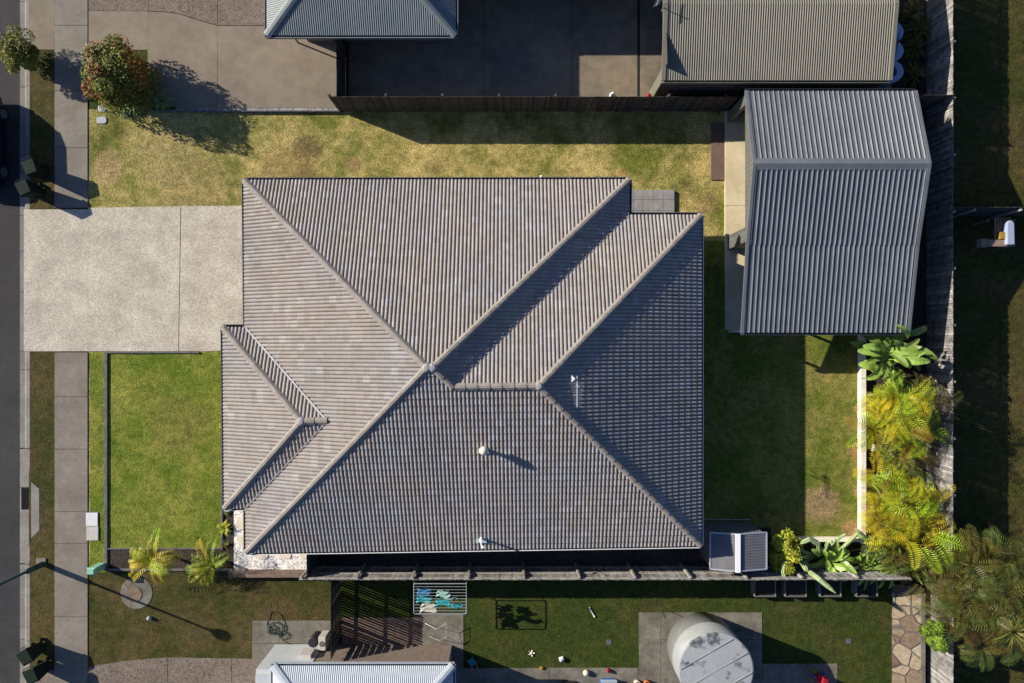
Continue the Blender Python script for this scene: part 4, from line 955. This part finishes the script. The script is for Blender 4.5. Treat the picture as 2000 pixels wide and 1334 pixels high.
# small yard things
def toybox(px, py, s, m, name, label, cat, rz=0, h=.15):
    o = MB().add([(-s, -s * .7, 0), (s, -s * .7, 0), (s * .8, s * .7, 0), (-s * .9, s * .8, 0), (-s * .7, -s * .5, h), (s * .6, -s * .5, h * .8), (s * .6, s * .5, h), (-s * .5, s * .5, h * 1.1)], [(3, 2, 1, 0), (4, 5, 6, 7), (0, 1, 5, 4), (1, 2, 6, 5), (2, 3, 7, 6), (3, 0, 4, 7)]).build(name, m, bevel=.02)
    o.location = P(px, py, .01); o.rotation_euler = (0, 0, R(rz)); return tag(o, label, cat)
toybox(1097, 1286, .13, 'cover_w', 'crumpled_bag', 'crumpled white bag on the lower lawn near the path', 'bag', 20, .18)
b = MB()
for k in range(5):
    t = 2 * math.pi * k / 5; b.tube([(0, 0, .04), (.14 * math.cos(t), .14 * math.sin(t), .03)], .035, 6)
o = b.build('soft_toy', 'step', smooth=True); o.location = P(1038, 1275); tag(o, 'cream star shaped soft toy lying on the lower lawn', 'toy')
toybox(1058, 1304, .09, 'yellow', 'toy_block', 'small yellow toy at the edge of the lower lawn and path', 'toy', 0, .12)
o = MB().lathe((0, 0, 0), [(.04, 0), (.12, .04), (.14, .12), (.1, .2), (.02, .23)], 14).build('toy_ball', 'step', smooth=True); o.location = P(1144, 1312, .02); tag(o, 'cream ball on the concrete path at the bottom', 'ball')
toybox(1188, 1308, .1, 'red', 'toy_duck', 'small red toy on the path right of the cream ball', 'toy', 70, .2)
o = MB().tube([(0, 0, .03), (.2, -.35, .03), (.23, -.42, .05)], .035, 8).build('plastic_bottle', 'cover_w', smooth=True); o.location = P(1151, 1186); tag(o, 'white bottle lying on the lower lawn below the fence', 'bottle')
for x, y, lb in ((1189, 1254, 'dark square drain lid in the lower lawn near the path'), (1657, 1252, 'dark square drain lid in the lawn beside the flagstone wall')):
    o = MB().prism(rect(x - 5, y - 5, x + 5, y + 5), 0, .02).build('yard_drain', 'gutter', bevel=.004); tag(o, lb, 'drain lid', 'drain lids in the lower lawns')
    MB().bar((X(x - 4), Y(y - 4), .024), (X(x + 4), Y(y + 4), .024), .03, .006).build('cross_bar', 'sleeper', o)
# toy stroller
ts = empty('toy_stroller', P(922, 1290), 'toy stroller with a teal seat and pink handles at the corner of the lower lawn', 'toy stroller', None, R(-55))
MB().box((-.16, -.14, .12), (.16, .14, .2)).build('seat', 'teal', ts, local=True, bevel=.03)
b = MB(); b.tube([(.1, -.12, .2), (.62, -.1, .5), (.64, .1, .5), (.1, .12, .2)], .016, 6); b.tube([(.4, -.11, .37), (.4, .11, .37)], .012, 5); b.build('handle', 'pink', ts, local=True)
for sx in (-.16, .16):
    for sy in (-.15, .15): MB().tube([(sx, sy - .015, .06), (sx, sy + .015, .06)], .06, 12).build('wheel', 'green', ts, local=True)
# blue sand pit / slide
sp_ = empty('toy_slide', P(1188, 1338), 'blue plastic toy with a pale rim on the path at the bottom edge', 'toy')
c = P(1188, 1338); MB().prism(rsq(c[0], c[1], .38, .33, .4), 0, .22).build('tub', 'blue', sp_, bevel=.03); MB().prism(rsq(c[0], c[1] + .30, .36, .06, .9), .22, .27).build('rim', 'poly', sp_)
for x, lb, m in ((1262, 'orange and grey bucket on the path at the bottom edge, right one', 'orange'), (1243, 'beige bucket on the path at the bottom edge, left of the orange one', 'step')):
    o = MB().lathe((0, 0, 0), [(.13, 0), (.17, .3), (.15, .3), (.12, .05)], 16).build('bucket', m, smooth=True); o.location = P(x, 1332, .02); tag(o, lb, 'bucket')
o = MB().prism(rsq(X(1111), Y(1334), .3, .12, .3), 0, .3).build('storage_tub', 'nearblack', bevel=.02); tag(o, 'dark storage tub on the path at the bottom edge, left of the blue toy', 'tub')
# red ride-on on the pad
ro_ = empty('ride_on_toy', P(1592, 1318), 'red and blue ride-on toy on the concrete pad right of the round tank', 'ride-on toy', None, R(-20))
MB().box((-.1, -.18, .15), (.35, .18, .35)).build('body', 'red', ro_, local=True, bevel=.04)
MB().tube([(-.12, 0, .3), (-.25, 0, .45), (-.5, .1, .6)], .05, 8).build('push_bar', 'blue', ro_, True, local=True)
MB().box((.1, -.16, .35), (.34, .16, .55)).build('seat_back', 'red', ro_, local=True, bevel=.03)
for sx in (-.15, .3):
    for sy in (-.2, .2): MB().tube([(sx, sy - .03, .1), (sx, sy + .03, .1)], .1, 14).build('wheel', 'yellow' if sx < 0 else 'blue', ro_, local=True)
tt = MB(); tt.tube([P(830, 1217, .0), P(852, 1229, .5), P(872, 1217, .5), P(905, 1232, .02)], .012, 5); tt.tube([P(838, 1243, .0), P(858, 1251, .5), P(872, 1244, .5), P(905, 1260, .02)], .012, 5)
tt.tube([P(852, 1229, .5), P(858, 1251, .5)], .008, 4); tt.tube([P(872, 1217, .5), P(872, 1244, .5)], .008, 4)
tag(tt.build('drying_rack', 'steel'), 'thin metal drying rack open on the concrete below the clothes line', 'drying rack')

# cubby with pallet beyond the right fence
cb = empty('cubby_house', P(1940, 470), 'timber cubby deck with a grey slide top beyond the right fence', 'cubby house')
b = MB()
for i in range(6): b.box((X(1945 + i * 5.4, 1.2), Y(474, 1.2), 1.1), (X(1949 + i * 5.4, 1.2), Y(424, 1.2), 1.13))
b.build('deck', 'timber_brown', cb)
MB().box((X(1930, 1.25), Y(481, 1.25), 1.08), (X(1980, 1.25), Y(468, 1.25), 1.25)).build('rail_board', 'ply', cb)
MB().box((X(1917, 1.3), Y(482, 1.3), 1.0), (X(1929, 1.3), Y(466, 1.3), 1.3)).build('step_block', 'ply', cb)
MB().prism([P(x, y, 1.4)[:2] for x, y in ((1967, 478), (1967, 436), (1971, 431), (1977, 430), (1982, 436), (1983, 478))], 1.15, 1.4).build('slide_top', 'tankblue', cb, bevel=.04)
MB().box((X(1953, 1.3), Y(467, 1.3), 1.14), (X(1966, 1.3), Y(453, 1.3), 1.3)).build('panel', 'yellow', cb, bevel=.02)
MB().box((X(1966, 1.3), Y(437, 1.3), 1.14), (X(1968, 1.3), Y(467, 1.3), 1.3)).build('edge_board', 'yellow', cb)
for x in (1931, 1982):
    for y in (430, 478): q = P(x, y, 1.1); MB().box((q[0] - .05, q[1] - .05, 0), (q[0] + .05, q[1] + .05, 1.08)).build('post', 'timber_brown', cb)
o = MB().box((FX + .03, Y(558, 1.2), .9), (FX + .12, Y(508, 1.2), 1.5)).build('hanging_mat', 'blue'); tag(o, 'blue panel hung on the outer side of the right fence', 'panel')

# ================================================================ plants
def quads_object(name, m, V, tint, parent, loc=None):
    """V: (n,4,3) leaf quads, tint: (n,3) own colour of each leaf"""
    n = len(V); me = bpy.data.meshes.new(name); me.vertices.add(n * 4); me.vertices.foreach_set('co', V.reshape(-1).astype('f4'))
    me.loops.add(n * 4); me.loops.foreach_set('vertex_index', np.arange(n * 4, dtype='i4')); me.polygons.add(n)
    me.polygons.foreach_set('loop_start', np.arange(0, n * 4, 4, dtype='i4')); me.polygons.foreach_set('loop_total', np.full(n, 4, 'i4'))
    me.update(calc_edges=True)
    ca = me.color_attributes.new('tint', 'FLOAT_COLOR', 'POINT'); c = np.ones((n * 4, 4), 'f4'); c[:, :3] = np.repeat(tint, 4, axis=0); ca.data.foreach_set('color', c.ravel())
    me.materials.append(M[m]); o = bpy.data.objects.new(name, me); col.objects.link(o); o.parent = parent
    return o
def crown(cx, cy, cz, rx, ry, rz, n, leaf, seed, clumps=26, tips=None, base=(1, 1, 1)):
    r = np.random.default_rng(seed)
    cc = r.normal(size=(clumps, 3)); cc /= np.linalg.norm(cc, axis=1)[:, None]; cc *= r.uniform(.35, .98, (clumps, 1))
    cr = r.uniform(.22, .42, clumps); k = r.integers(0, clumps, n)
    d = r.normal(size=(n, 3)); d /= np.linalg.norm(d, axis=1)[:, None]; d *= r.uniform(.55, 1.08, (n, 1)) ** .6
    p = cc[k] + d * cr[k][:, None]; p *= np.array([rx, ry, rz]); p += np.array([cx, cy, cz])
    a = r.normal(size=(n, 3)); a /= np.linalg.norm(a, axis=1)[:, None]; out = (p - np.array([cx, cy, cz])) / np.array([rx, ry, rz])
    nr = out + r.normal(size=(n, 3)) * .7 + np.array([0, 0, .5]); nr /= np.linalg.norm(nr, axis=1)[:, None]
    a = np.cross(a, nr); a /= np.linalg.norm(a, axis=1)[:, None]; b = np.cross(nr, a)
    s = leaf * r.uniform(.6, 1.3, (n, 1)); V = np.stack([p - a * s, p + b * s * .42, p + a * s, p - b * s * .42], 1)
    t = np.array(base) * r.uniform(.7, 1.3, (n, 1)) * (np.array([.8, 1.25])[r.integers(0, 2, clumps)] * r.uniform(.85, 1.15, clumps))[k][:, None]
    if tips is not None:
        ck = r.random(clumps) < tips[1]; sel = ck[k] & (r.random(n) < .5) & (np.linalg.norm(out, axis=1) > .7); t = np.where(sel[:, None], np.array(tips[0]) * r.uniform(.7, 1.2, (n, 1)), t)
    V[:, :, 2] = np.maximum(V[:, :, 2], .03)
    return V, t
def trunk(mb, cx, cy, h, r0, n, rx):
    mb.tube([(cx, cy, 0), (cx + .02, cy, h * .5), (cx, cy, h)], [r0, r0 * .8, r0 * .6], 8)
    for i in range(n):
        a = 2 * math.pi * i / n + .3; mb.tube([(cx, cy, h * .55), (cx + rx * .35 * math.cos(a), cy + rx * .35 * math.sin(a), h * .95), (cx + rx * .7 * math.cos(a), cy + rx * .7 * math.sin(a), h * 1.25)], [r0 * .5, r0 * .35, r0 * .12], 5)
def bush(name, px, py, cz, r_, n, leaf, m, label, cat, seed, tips=None, rz=None, clumps=26, base=(1, 1, 1), ry=None):
    c = P(px, py); rt = empty(name, c, label, cat)
    b = MB(); trunk(b, 0, 0, cz, .05, 6, r_); b.build('trunk', 'trunk', rt, local=True)
    V, t = crown(0, 0, cz, r_, ry or r_, rz or r_, n, leaf, seed, clumps, tips, base); quads_object('crown', m, V, t, rt); return rt
bush('street_tree', 70, 120, .95, .88, 9000, .055, 'smalltree', 'small round street tree on the verge near the road', 'tree', 3, clumps=34, rz=.75)
bush('round_bush', 262, 170, 1.3, 1.48, 26000, .065, 'bush', 'big round bush with red leaf tips at the top left corner of the lot', 'bush', 5, tips=((2.2, .5, .5), .32), clumps=60, rz=1.3)
bush('yellow_shrub', 1514, 1062, .95, .72, 6500, .085, 'yelbush', 'yellow green leafy shrub between the garden shed and the cactus', 'shrub', 8, clumps=20, ry=.95, rz=.7)
bush('leafy_bush', 1776, 1208, 1.95, .62, 4500, .07, 'bush', 'small green bush leaning on the lower right fence near the palms', 'bush', 9, clumps=18, base=(.9, 1.3, .8))

def strap(L, n, seed, w=.03, e0=(35, 85), curve=1.0):
    r = np.random.default_rng(seed); Q = []; T_ = []
    for i in range(n):
        a = r.uniform(0, 2 * math.pi); e = R(r.uniform(*e0)); l = L * r.uniform(.6, 1.1); k = 5; p = np.array([r.uniform(-.05, .05), r.uniform(-.05, .05), .02]); tn = np.ones(3) * r.uniform(.7, 1.3)
        side = np.array([-math.sin(a), math.cos(a), 0]); pr = p; wp = w * .6
        for j in range(k):
            ee = e - curve * R(100) * (j / k) ** 1.2; p = pr + np.array([math.cos(a) * math.cos(ee), math.sin(a) * math.cos(ee), math.sin(ee)]) * l / k; wn = w * (1 - (j + 1) / k) ** .6 + .002
            Q.append([pr - side * wp, pr + side * wp, p + side * wn, p - side * wn]); T_.append(tn); pr = p; wp = wn
    return np.array(Q), np.array(T_)
def strap_plant(name, px, py, L, n, label, m='strap', seed=1, w=.03, z=0, cat='plant', group=None, e0=(25, 85)):
    rt = empty(name, P(px, py), label, cat, group); V, t = strap(L, n, seed, w, e0); V[:, :, 2] = np.maximum(V[:, :, 2], .02); quads_object('leaves', m, V, t, rt)
    b = MB(); b.lathe((0, 0, 0), [(.06, 0), (.05, .1), (.01, .16)], 8); b.build('base', 'canestem', rt, local=True); return rt
G1 = 'strappy plants under the round bush'
for i, (x, y, lb) in enumerate(((226, 205, 'pale strappy plant under the round bush, leftmost of the row'), (247, 212, 'strappy plant under the round bush, second from the left'), (268, 206, 'strappy plant with white edged leaves below the middle of the round bush'), (293, 204, 'strappy plant under the round bush, second from the right'), (318, 200, 'darker strappy plant under the round bush, rightmost by the driveway'))): strap_plant('strappy_plant', x, y, .62, 110, lb, seed=20 + i, group=G1)
for i, (x, y, l, lb) in enumerate(((441, 1030, .42, 'bright strappy plant in the narrow mulch strip below the front wing'),)): strap_plant('strappy_plant', x, y, l, 60, lb, 'yelbush', seed=40 + i)
for i, (x, y, lb) in enumerate(((444, 999, 'small round green tuft in the narrow mulch strip, nearest the front wing'), (443, 1062, 'small round green tuft in the narrow mulch strip, nearest the palms'))): strap_plant('green_tuft', x, y, .2, 70, lb, 'bush', seed=50 + i)
for i, (x, y, lb) in enumerate(((436, 835, 'small weed beside the front wing, upper one'), (436, 905, 'small weed beside the front wing, lower one'))): strap_plant('weed', x - 1, y, .22, 24, lb, 'yelbush', seed=60 + i)
for i, (x, y, l, lb) in enumerate(((1778, 30, .8, 'spiky dark palm like plant behind the tanks, uppermost in the bed'), (1788, 62, .9, 'spiky dark plant in the top right bed, second from the top'), (1780, 100, .8, 'spiky dark plant in the top right bed, third from the top'), (1780, 150, .85, 'spiky plant in the top right bed nearest the short fence'))): strap_plant('spiky_plant', x, y, l, 90, lb, 'palmdark', seed=70 + i, w=.04, group='spiky plants in the top right bed')

def frond(r, L, az, e0, drop, lw=.34, npair=26, p0=(0, 0, 0), tint=(1, 1, 1), width=.036, vee=.4):
    Q = []; k = npair; p = np.array(p0, float); prev = p; pts = []; dirs = []; twist = r.uniform(-.3, .3)
    for j in range(k + 1):
        t = j / k; ee = e0 - drop * t ** 1.3; aa = az + twist * t; d = np.array([math.cos(aa) * math.cos(ee), math.sin(aa) * math.cos(ee), math.sin(ee)]); pts.append(p.copy()); dirs.append(d); p = p + d * L / k
    for j in range(k):
        d = dirs[j]; s = np.cross(d, [0, 0, 1]); s /= np.linalg.norm(s) + 1e-9; w_ = .012 * (1 - j / k) + .004; Q.append([pts[j] - s * w_, pts[j] + s * w_, pts[j + 1] + s * w_, pts[j + 1] - s * w_])
    for j in range(2, k + 1):
        t = j / k; d = dirs[j]; s = np.cross(d, [0, 0, 1]); s /= np.linalg.norm(s) + 1e-9; u = np.cross(s, d)
        ll = lw * (math.sin(math.pi * min(1, .12 + t * .92)) ** .55) * r.uniform(.85, 1.1)
        for sg in (-1, 1):
            ld = s * sg * 1.0 + d * (.28 + .45 * t) + u * vee; ld /= np.linalg.norm(ld); m1 = pts[j] + ld * ll * .5; tip = pts[j] + (ld * .9 + np.array([0, 0, -.28])) * ll; wd = d * width / 2
            Q.append([pts[j] - wd * .5, m1 - wd, m1 + wd, pts[j] + wd * .5]); Q.append([m1 - wd, tip - wd * .12, tip + wd * .12, m1 + wd])
    return Q, [np.array(tint) * r.uniform(.8, 1.2) for _ in Q]
def palm(px, py, h, L, n, label, m='palm', seed=1, stems=5, spread=.25, yellow=.3, group=None, e0=(15, 80), name='golden_cane_palm', lw=.34, drop=(50, 110), npair=18):
    r = np.random.default_rng(seed); c0_ = P(px, py, h * .95); rt = empty(name, (c0_[0], c0_[1], 0), label, 'palm', group); Q = []; T_ = []; b = MB()
    st = []
    for i in range(stems):
        a = 2 * math.pi * i / stems + r.uniform(-.4, .4); s = spread * r.uniform(.3, 1.2) if stems > 1 else 0; hh = h * r.uniform(.5, 1.15) if stems > 1 else h
        q = (s * math.cos(a), s * math.sin(a)); tp_ = (q[0] * 2.2, q[1] * 2.2, hh); st.append(tp_)
        b.tube([(q[0] * .6, q[1] * .6, 0), (q[0] * 1.2, q[1] * 1.2, hh * .5), tp_], [.05, .04, .03], 6)
    b.build('stems' if stems > 1 else 'trunk', 'canestem', rt, local=True)
    for i in range(n):
        c = st[i % len(st)]; yl = r.random() < yellow; tn = np.array([1.18, .97, .7]) if yl else np.array([.62, .95, .7]) if r.random() < .5 else np.array([.95, 1.05, .8]); tn = tn * r.uniform(.65, 1.2)
        if r.random() < .07: tn = np.array([.8, .45, .9]) * r.uniform(.6, 1)
        q, t = frond(r, L * r.uniform(.7, 1.1), r.uniform(0, 2 * math.pi), R(r.uniform(*e0)), R(r.uniform(*drop)), lw, npair, c, tn); Q += q; T_ += t
    quads_object('fronds', m, np.array(Q), np.array(T_), rt); return rt
GP = 'golden cane palms in the rear bed'
for i, (x, y, h, n, L_, m_, yl, lb) in enumerate((
    (1746, 785, 2.0, 33, 1.40, 'palm', .35, 'golden cane palm next to the banana plant, uppermost of the rear palms'),
    (1795, 785, 1.7, 24, 1.24, 'palmdark', .3, 'darker cane palm against the right fence, just below the banana plant'),
    (1756, 830, 1.9, 36, 1.46, 'palm', .2, 'bright green cane palm whose frond tips cross the cream garden wall'),
    (1795, 845, 1.8, 27, 1.30, 'palm', .15, 'golden cane palm with a long frond over the fence, above the bare gap'),
    (1778, 895, 1.4, 18, 0.95, 'palmdark', .4, 'small olive cane palm at the edge of the bare gap in the rear bed'),
    (1752, 955, 1.9, 36, 1.46, 'palm', .55, 'yellow golden cane palm just below the bare gap in the rear bed'),
    (1796, 985, 1.8, 28, 1.30, 'palm', .35, 'golden cane palm close to the fence, below the yellow palm'),
    (1740, 1020, 1.8, 31, 1.35, 'palm', .5, 'golden cane palm over the corner of the cream garden wall'),
    (1785, 1045, 2.0, 31, 1.40, 'palm', .3, 'bright cane palm in the middle of the lowest rear clump'),
    (1825, 1065, 1.7, 21, 1.19, 'palmdark', .4, 'olive cane palm leaning on the right fence, low in the rear bed'),
    (1760, 1090, 1.4, 20, 1.08, 'palmdark', .5, 'olive cane palm between the ginger plants and the fence corner'),
    (1815, 1112, 1.6, 21, 1.13, 'palmdark', .35, 'olive cane palm in the extreme lower right corner of the lot'), (1770, 800, 2.1, 21, 1.30, 'palm', .1, 'tallest bright cane palm amid the upper clump of rear palms'), (1768, 1000, 2.2, 21, 1.30, 'palm', .3, 'tallest cane palm amid the lower clump of rear palms'))):
    palm(x, y, h, L_, n, lb, m_, seed=101 + i, group=GP, yellow=yl, npair=17, lw=.44, e0=(0, 80), stems=7, spread=.32)
palm(300, 1094, 1.0, 1.35, 15, 'bright palm in the mulch bed, nearer the street', seed=110, stems=2, spread=.06, group='palms in the front mulch bed', e0=(5, 60), yellow=.3, lw=.42, npair=17)
palm(410, 1104, 1.0, 1.3, 12, 'bright palm in the mulch bed, nearer the pebble path', seed=111, stems=2, spread=.06, group='palms in the front mulch bed', e0=(5, 60), yellow=.3, lw=.40, npair=17)
GB = 'big palms beyond the lower right fence'
for i, (x, y, h, L_, lb) in enumerate(((1893, 1118, 2.4, 1.6, 'big olive palm beyond the fence, top left of the dark cluster'), (1963, 1108, 2.6, 1.6, 'big palm beyond the fence, upper middle of the dark cluster'), (2013, 1130, 2.2, 1.4, 'big palm beyond the fence, upper right of the dark cluster'), (1888, 1185, 2.3, 1.5, 'big palm leaning over the fence beside the flagstone wall'), (1943, 1180, 3.0, 1.6, 'big dark palm at the centre of the cluster beyond the fence'), (2013, 1195, 2.6, 1.5, 'big palm at the right edge of the cluster beyond the fence'), (1973, 1240, 2.4, 1.4, 'big palm at the bottom of the cluster beyond the fence'), (1918, 1235, 2.2, 1.3, 'big palm at the lower left of the cluster beyond the fence'))):
    palm(x, y, h, L_, 48, lb, 'palmdark', seed=120 + i, group=GB, yellow=.3, lw=.46, npair=18, name='cane_palm', spread=.35, stems=6, e0=(0, 75))
for i, (x, y, lb) in enumerate(((1860, 1165, 'spiky rosette rising over the dark palms, left one'), (1912, 1150, 'spiky rosette rising over the dark palms, middle one'), (1946, 1180, 'spiky rosette rising over the dark palms, right one'))):
    h = 3.6; q = P(x, y); rt = empty('yucca', q, lb, 'plant', 'yuccas over the dark palms'); V, t = strap(.75, 50, 90 + i, .035, (-5, 75), .25); V[:, :, 2] += h; quads_object('leaves', 'palmdark', V, t * 1.7, rt); b = MB(); b.tube([(0, 0, 0), (.05, 0, h)], .06, 7); b.build('trunk', 'trunk', rt, local=True)

def paddle(r, L, az, e0, drop, w, p0, tint):
    Q = []; k = 9; p = np.array(p0, float); pts = []; ds = []
    st = .35 * L; d = np.array([math.cos(az) * math.cos(e0), math.sin(az) * math.cos(e0), math.sin(e0)]); s = np.cross(d, [0, 0, 1]); s /= np.linalg.norm(s)
    q = p + d * st; Q.append([p - s * .015, p + s * .015, q + s * .012, q - s * .012]); p = q
    for j in range(k + 1):
        ee = e0 - drop * (j / k); d = np.array([math.cos(az) * math.cos(ee), math.sin(az) * math.cos(ee), math.sin(ee)]); pts.append(p.copy()); ds.append(d); p = p + d * L / k
    s = np.cross(ds[0], [0, 0, 1]); s /= np.linalg.norm(s); jag = r.random(k + 1) * .22
    def wd(j): return w * (math.sin(math.pi * (j / k * .93 + .04)) ** .55)
    for j in range(k):
        u0 = np.cross(s, ds[j]); u1 = np.cross(s, ds[j + 1])
        for sg in (-1, 1):
            a0 = s * sg * wd(j) * (1 - jag[j]) + u0 * wd(j) * .35; a1 = s * sg * wd(j + 1) * (1 - jag[j + 1] * .5) + u1 * wd(j + 1) * .35
            Q.append([pts[j], pts[j] + a0, pts[j + 1] + a1, pts[j + 1]] if sg > 0 else [pts[j], pts[j + 1], pts[j + 1] + a1, pts[j] + a0])
    return Q, [tint] * len(Q)
def paddle_plant(px, py, h, L, w_, n, label, seed, name='banana_plant', e0=(15, 80), tintk=1.0, group=None, spread=.25):
    r = np.random.default_rng(seed); c0_ = P(px, py, h); rt = empty(name, (c0_[0], c0_[1], 0), label, 'plant', group); Q = []; T_ = []; b = MB()
    for i in range(3): a = i * 2.1; b.tube([(.1 * math.cos(a), .1 * math.sin(a), 0), (.18 * math.cos(a), .18 * math.sin(a), h)], [.08, .05], 8)
    b.build('stems', 'canestem', rt, local=True)
    for i in range(n):
        tn = np.array([.85, 1, .9]) * r.uniform(.7, 1.35) * tintk; q, t = paddle(r, L * r.uniform(.6, 1.1), r.uniform(0, 2 * math.pi), R(r.uniform(*e0)), R(r.uniform(30, 95)), w_ * r.uniform(.7, 1.1), (r.uniform(-spread, spread), r.uniform(-spread, spread), h * r.uniform(.5, 1)), tn); Q += q; T_ += t
    quads_object('leaves', 'leafbig', np.array(Q), np.array(T_), rt); return rt
paddle_plant(1748, 682, 1.7, 1.25, .19, 52, 'banana like plant with broad torn leaves at the lower corner of the grey shed', 201, spread=.5, e0=(0, 80))
paddle_plant(1733, 722, 1.2, .9, .17, 20, 'smaller broad leaved plant between the banana plant and the first palm', 202)
paddle_plant(1622, 1092, .6, .85, .15, 20, 'broad leaved plant among the cactus arms in the lower bed', 203, tintk=1.2)
paddle_plant(1735, 1098, .8, .85, .09, 36, 'narrow leaved plant spilling over the fence in the lower right corner', 204, name='ginger_plant', tintk=1.15)
paddle_plant(1690, 1102, .5, .75, .08, 26, 'short leafy plant against the fence between the cactus and the palms', 205, name='ginger_plant', tintk=1.15)
paddle_plant(1712, 1060, .7, .8, .09, 24, 'leafy plant draped over the corner where the cream walls meet', 206, name='ginger_plant', tintk=1.2)
# cactus
ct = empty('tree_cactus', P(1590, 1088), 'pale green columnar cactus with long sprawling arms over the fence', 'cactus')
def arm(pts, r, name='arm'):
    b = MB(); pts = [Vector(q) for q in pts]; fine = []
    for i in range(len(pts) - 1):
        for k in range(4): fine.append(pts[i].lerp(pts[i + 1], k / 4))
    fine.append(pts[-1]); m = len(fine); n = 15; vs = []; fs = []
    for i, q in enumerate(fine):
        d = (fine[min(i + 1, m - 1)] - fine[max(i - 1, 0)]).normalized(); up = Vector((0, 0, 1)) if abs(d.z) < .9 else Vector((1, 0, 0)); a = d.cross(up).normalized(); c = a.cross(d)
        rr = r * (1 - .75 * max(0, (i / (m - 1) - .85) / .15) ** 2) * (.8 + .2 * min(1, i / 3))
        for k in range(n):
            t = 2 * math.pi * k / n; g_ = rr * (1 if k % 3 else .62); vs.append(q + a * g_ * math.cos(t) + c * g_ * math.sin(t))
    for i in range(m - 1):
        for k in range(n): fs.append((i * n + k, i * n + (k + 1) % n, (i + 1) * n + (k + 1) % n, (i + 1) * n + k))
    fs.append(tuple(range(n))); fs.append(tuple(range(m * n - 1, (m - 1) * n - 1, -1))); b.add(vs, fs); b.build(name, 'cactus', ct)
arm([P(1590, 1085, 0), P(1572, 1080, .6), P(1556, 1068, .9), P(1540, 1060, 1.0)], .1)
arm([P(1595, 1085, 0), P(1600, 1075, .7), P(1598, 1062, 1.0), P(1580, 1054, 1.1), P(1563, 1062, 1.1)], .1)
arm([P(1595, 1088, 0), P(1612, 1072, .8), P(1618, 1058, 1.1), P(1628, 1058, 1.2)], .095)
arm([P(1575, 1090, 0), P(1560, 1092, .6), P(1540, 1096, 1.0), P(1530, 1102, 1.3), P(1529, 1118, 1.4), P(1535, 1132, 1.4)], .09)
arm([P(1585, 1090, 0), P(1566, 1100, .9), P(1575, 1113, 1.5), P(1600, 1132, 1.9), P(1632, 1158, 2.1)], .1)
arm([P(1590, 1090, 0), P(1570, 1088, 1.0), P(1550, 1088, 1.2)], .07)
arm([P(1600, 1090, 0), P(1640, 1050, 1.0), P(1652, 1043, 1.4)], .06)
arm([P(1640, 1075, 0), P(1675, 1042, .7), P(1690, 1050, 1.0), P(1672, 1033, 1.2)], .09)
arm([P(1560, 1085, 0), P(1576, 1100, .7), P(1574, 1112, .9)], .07)
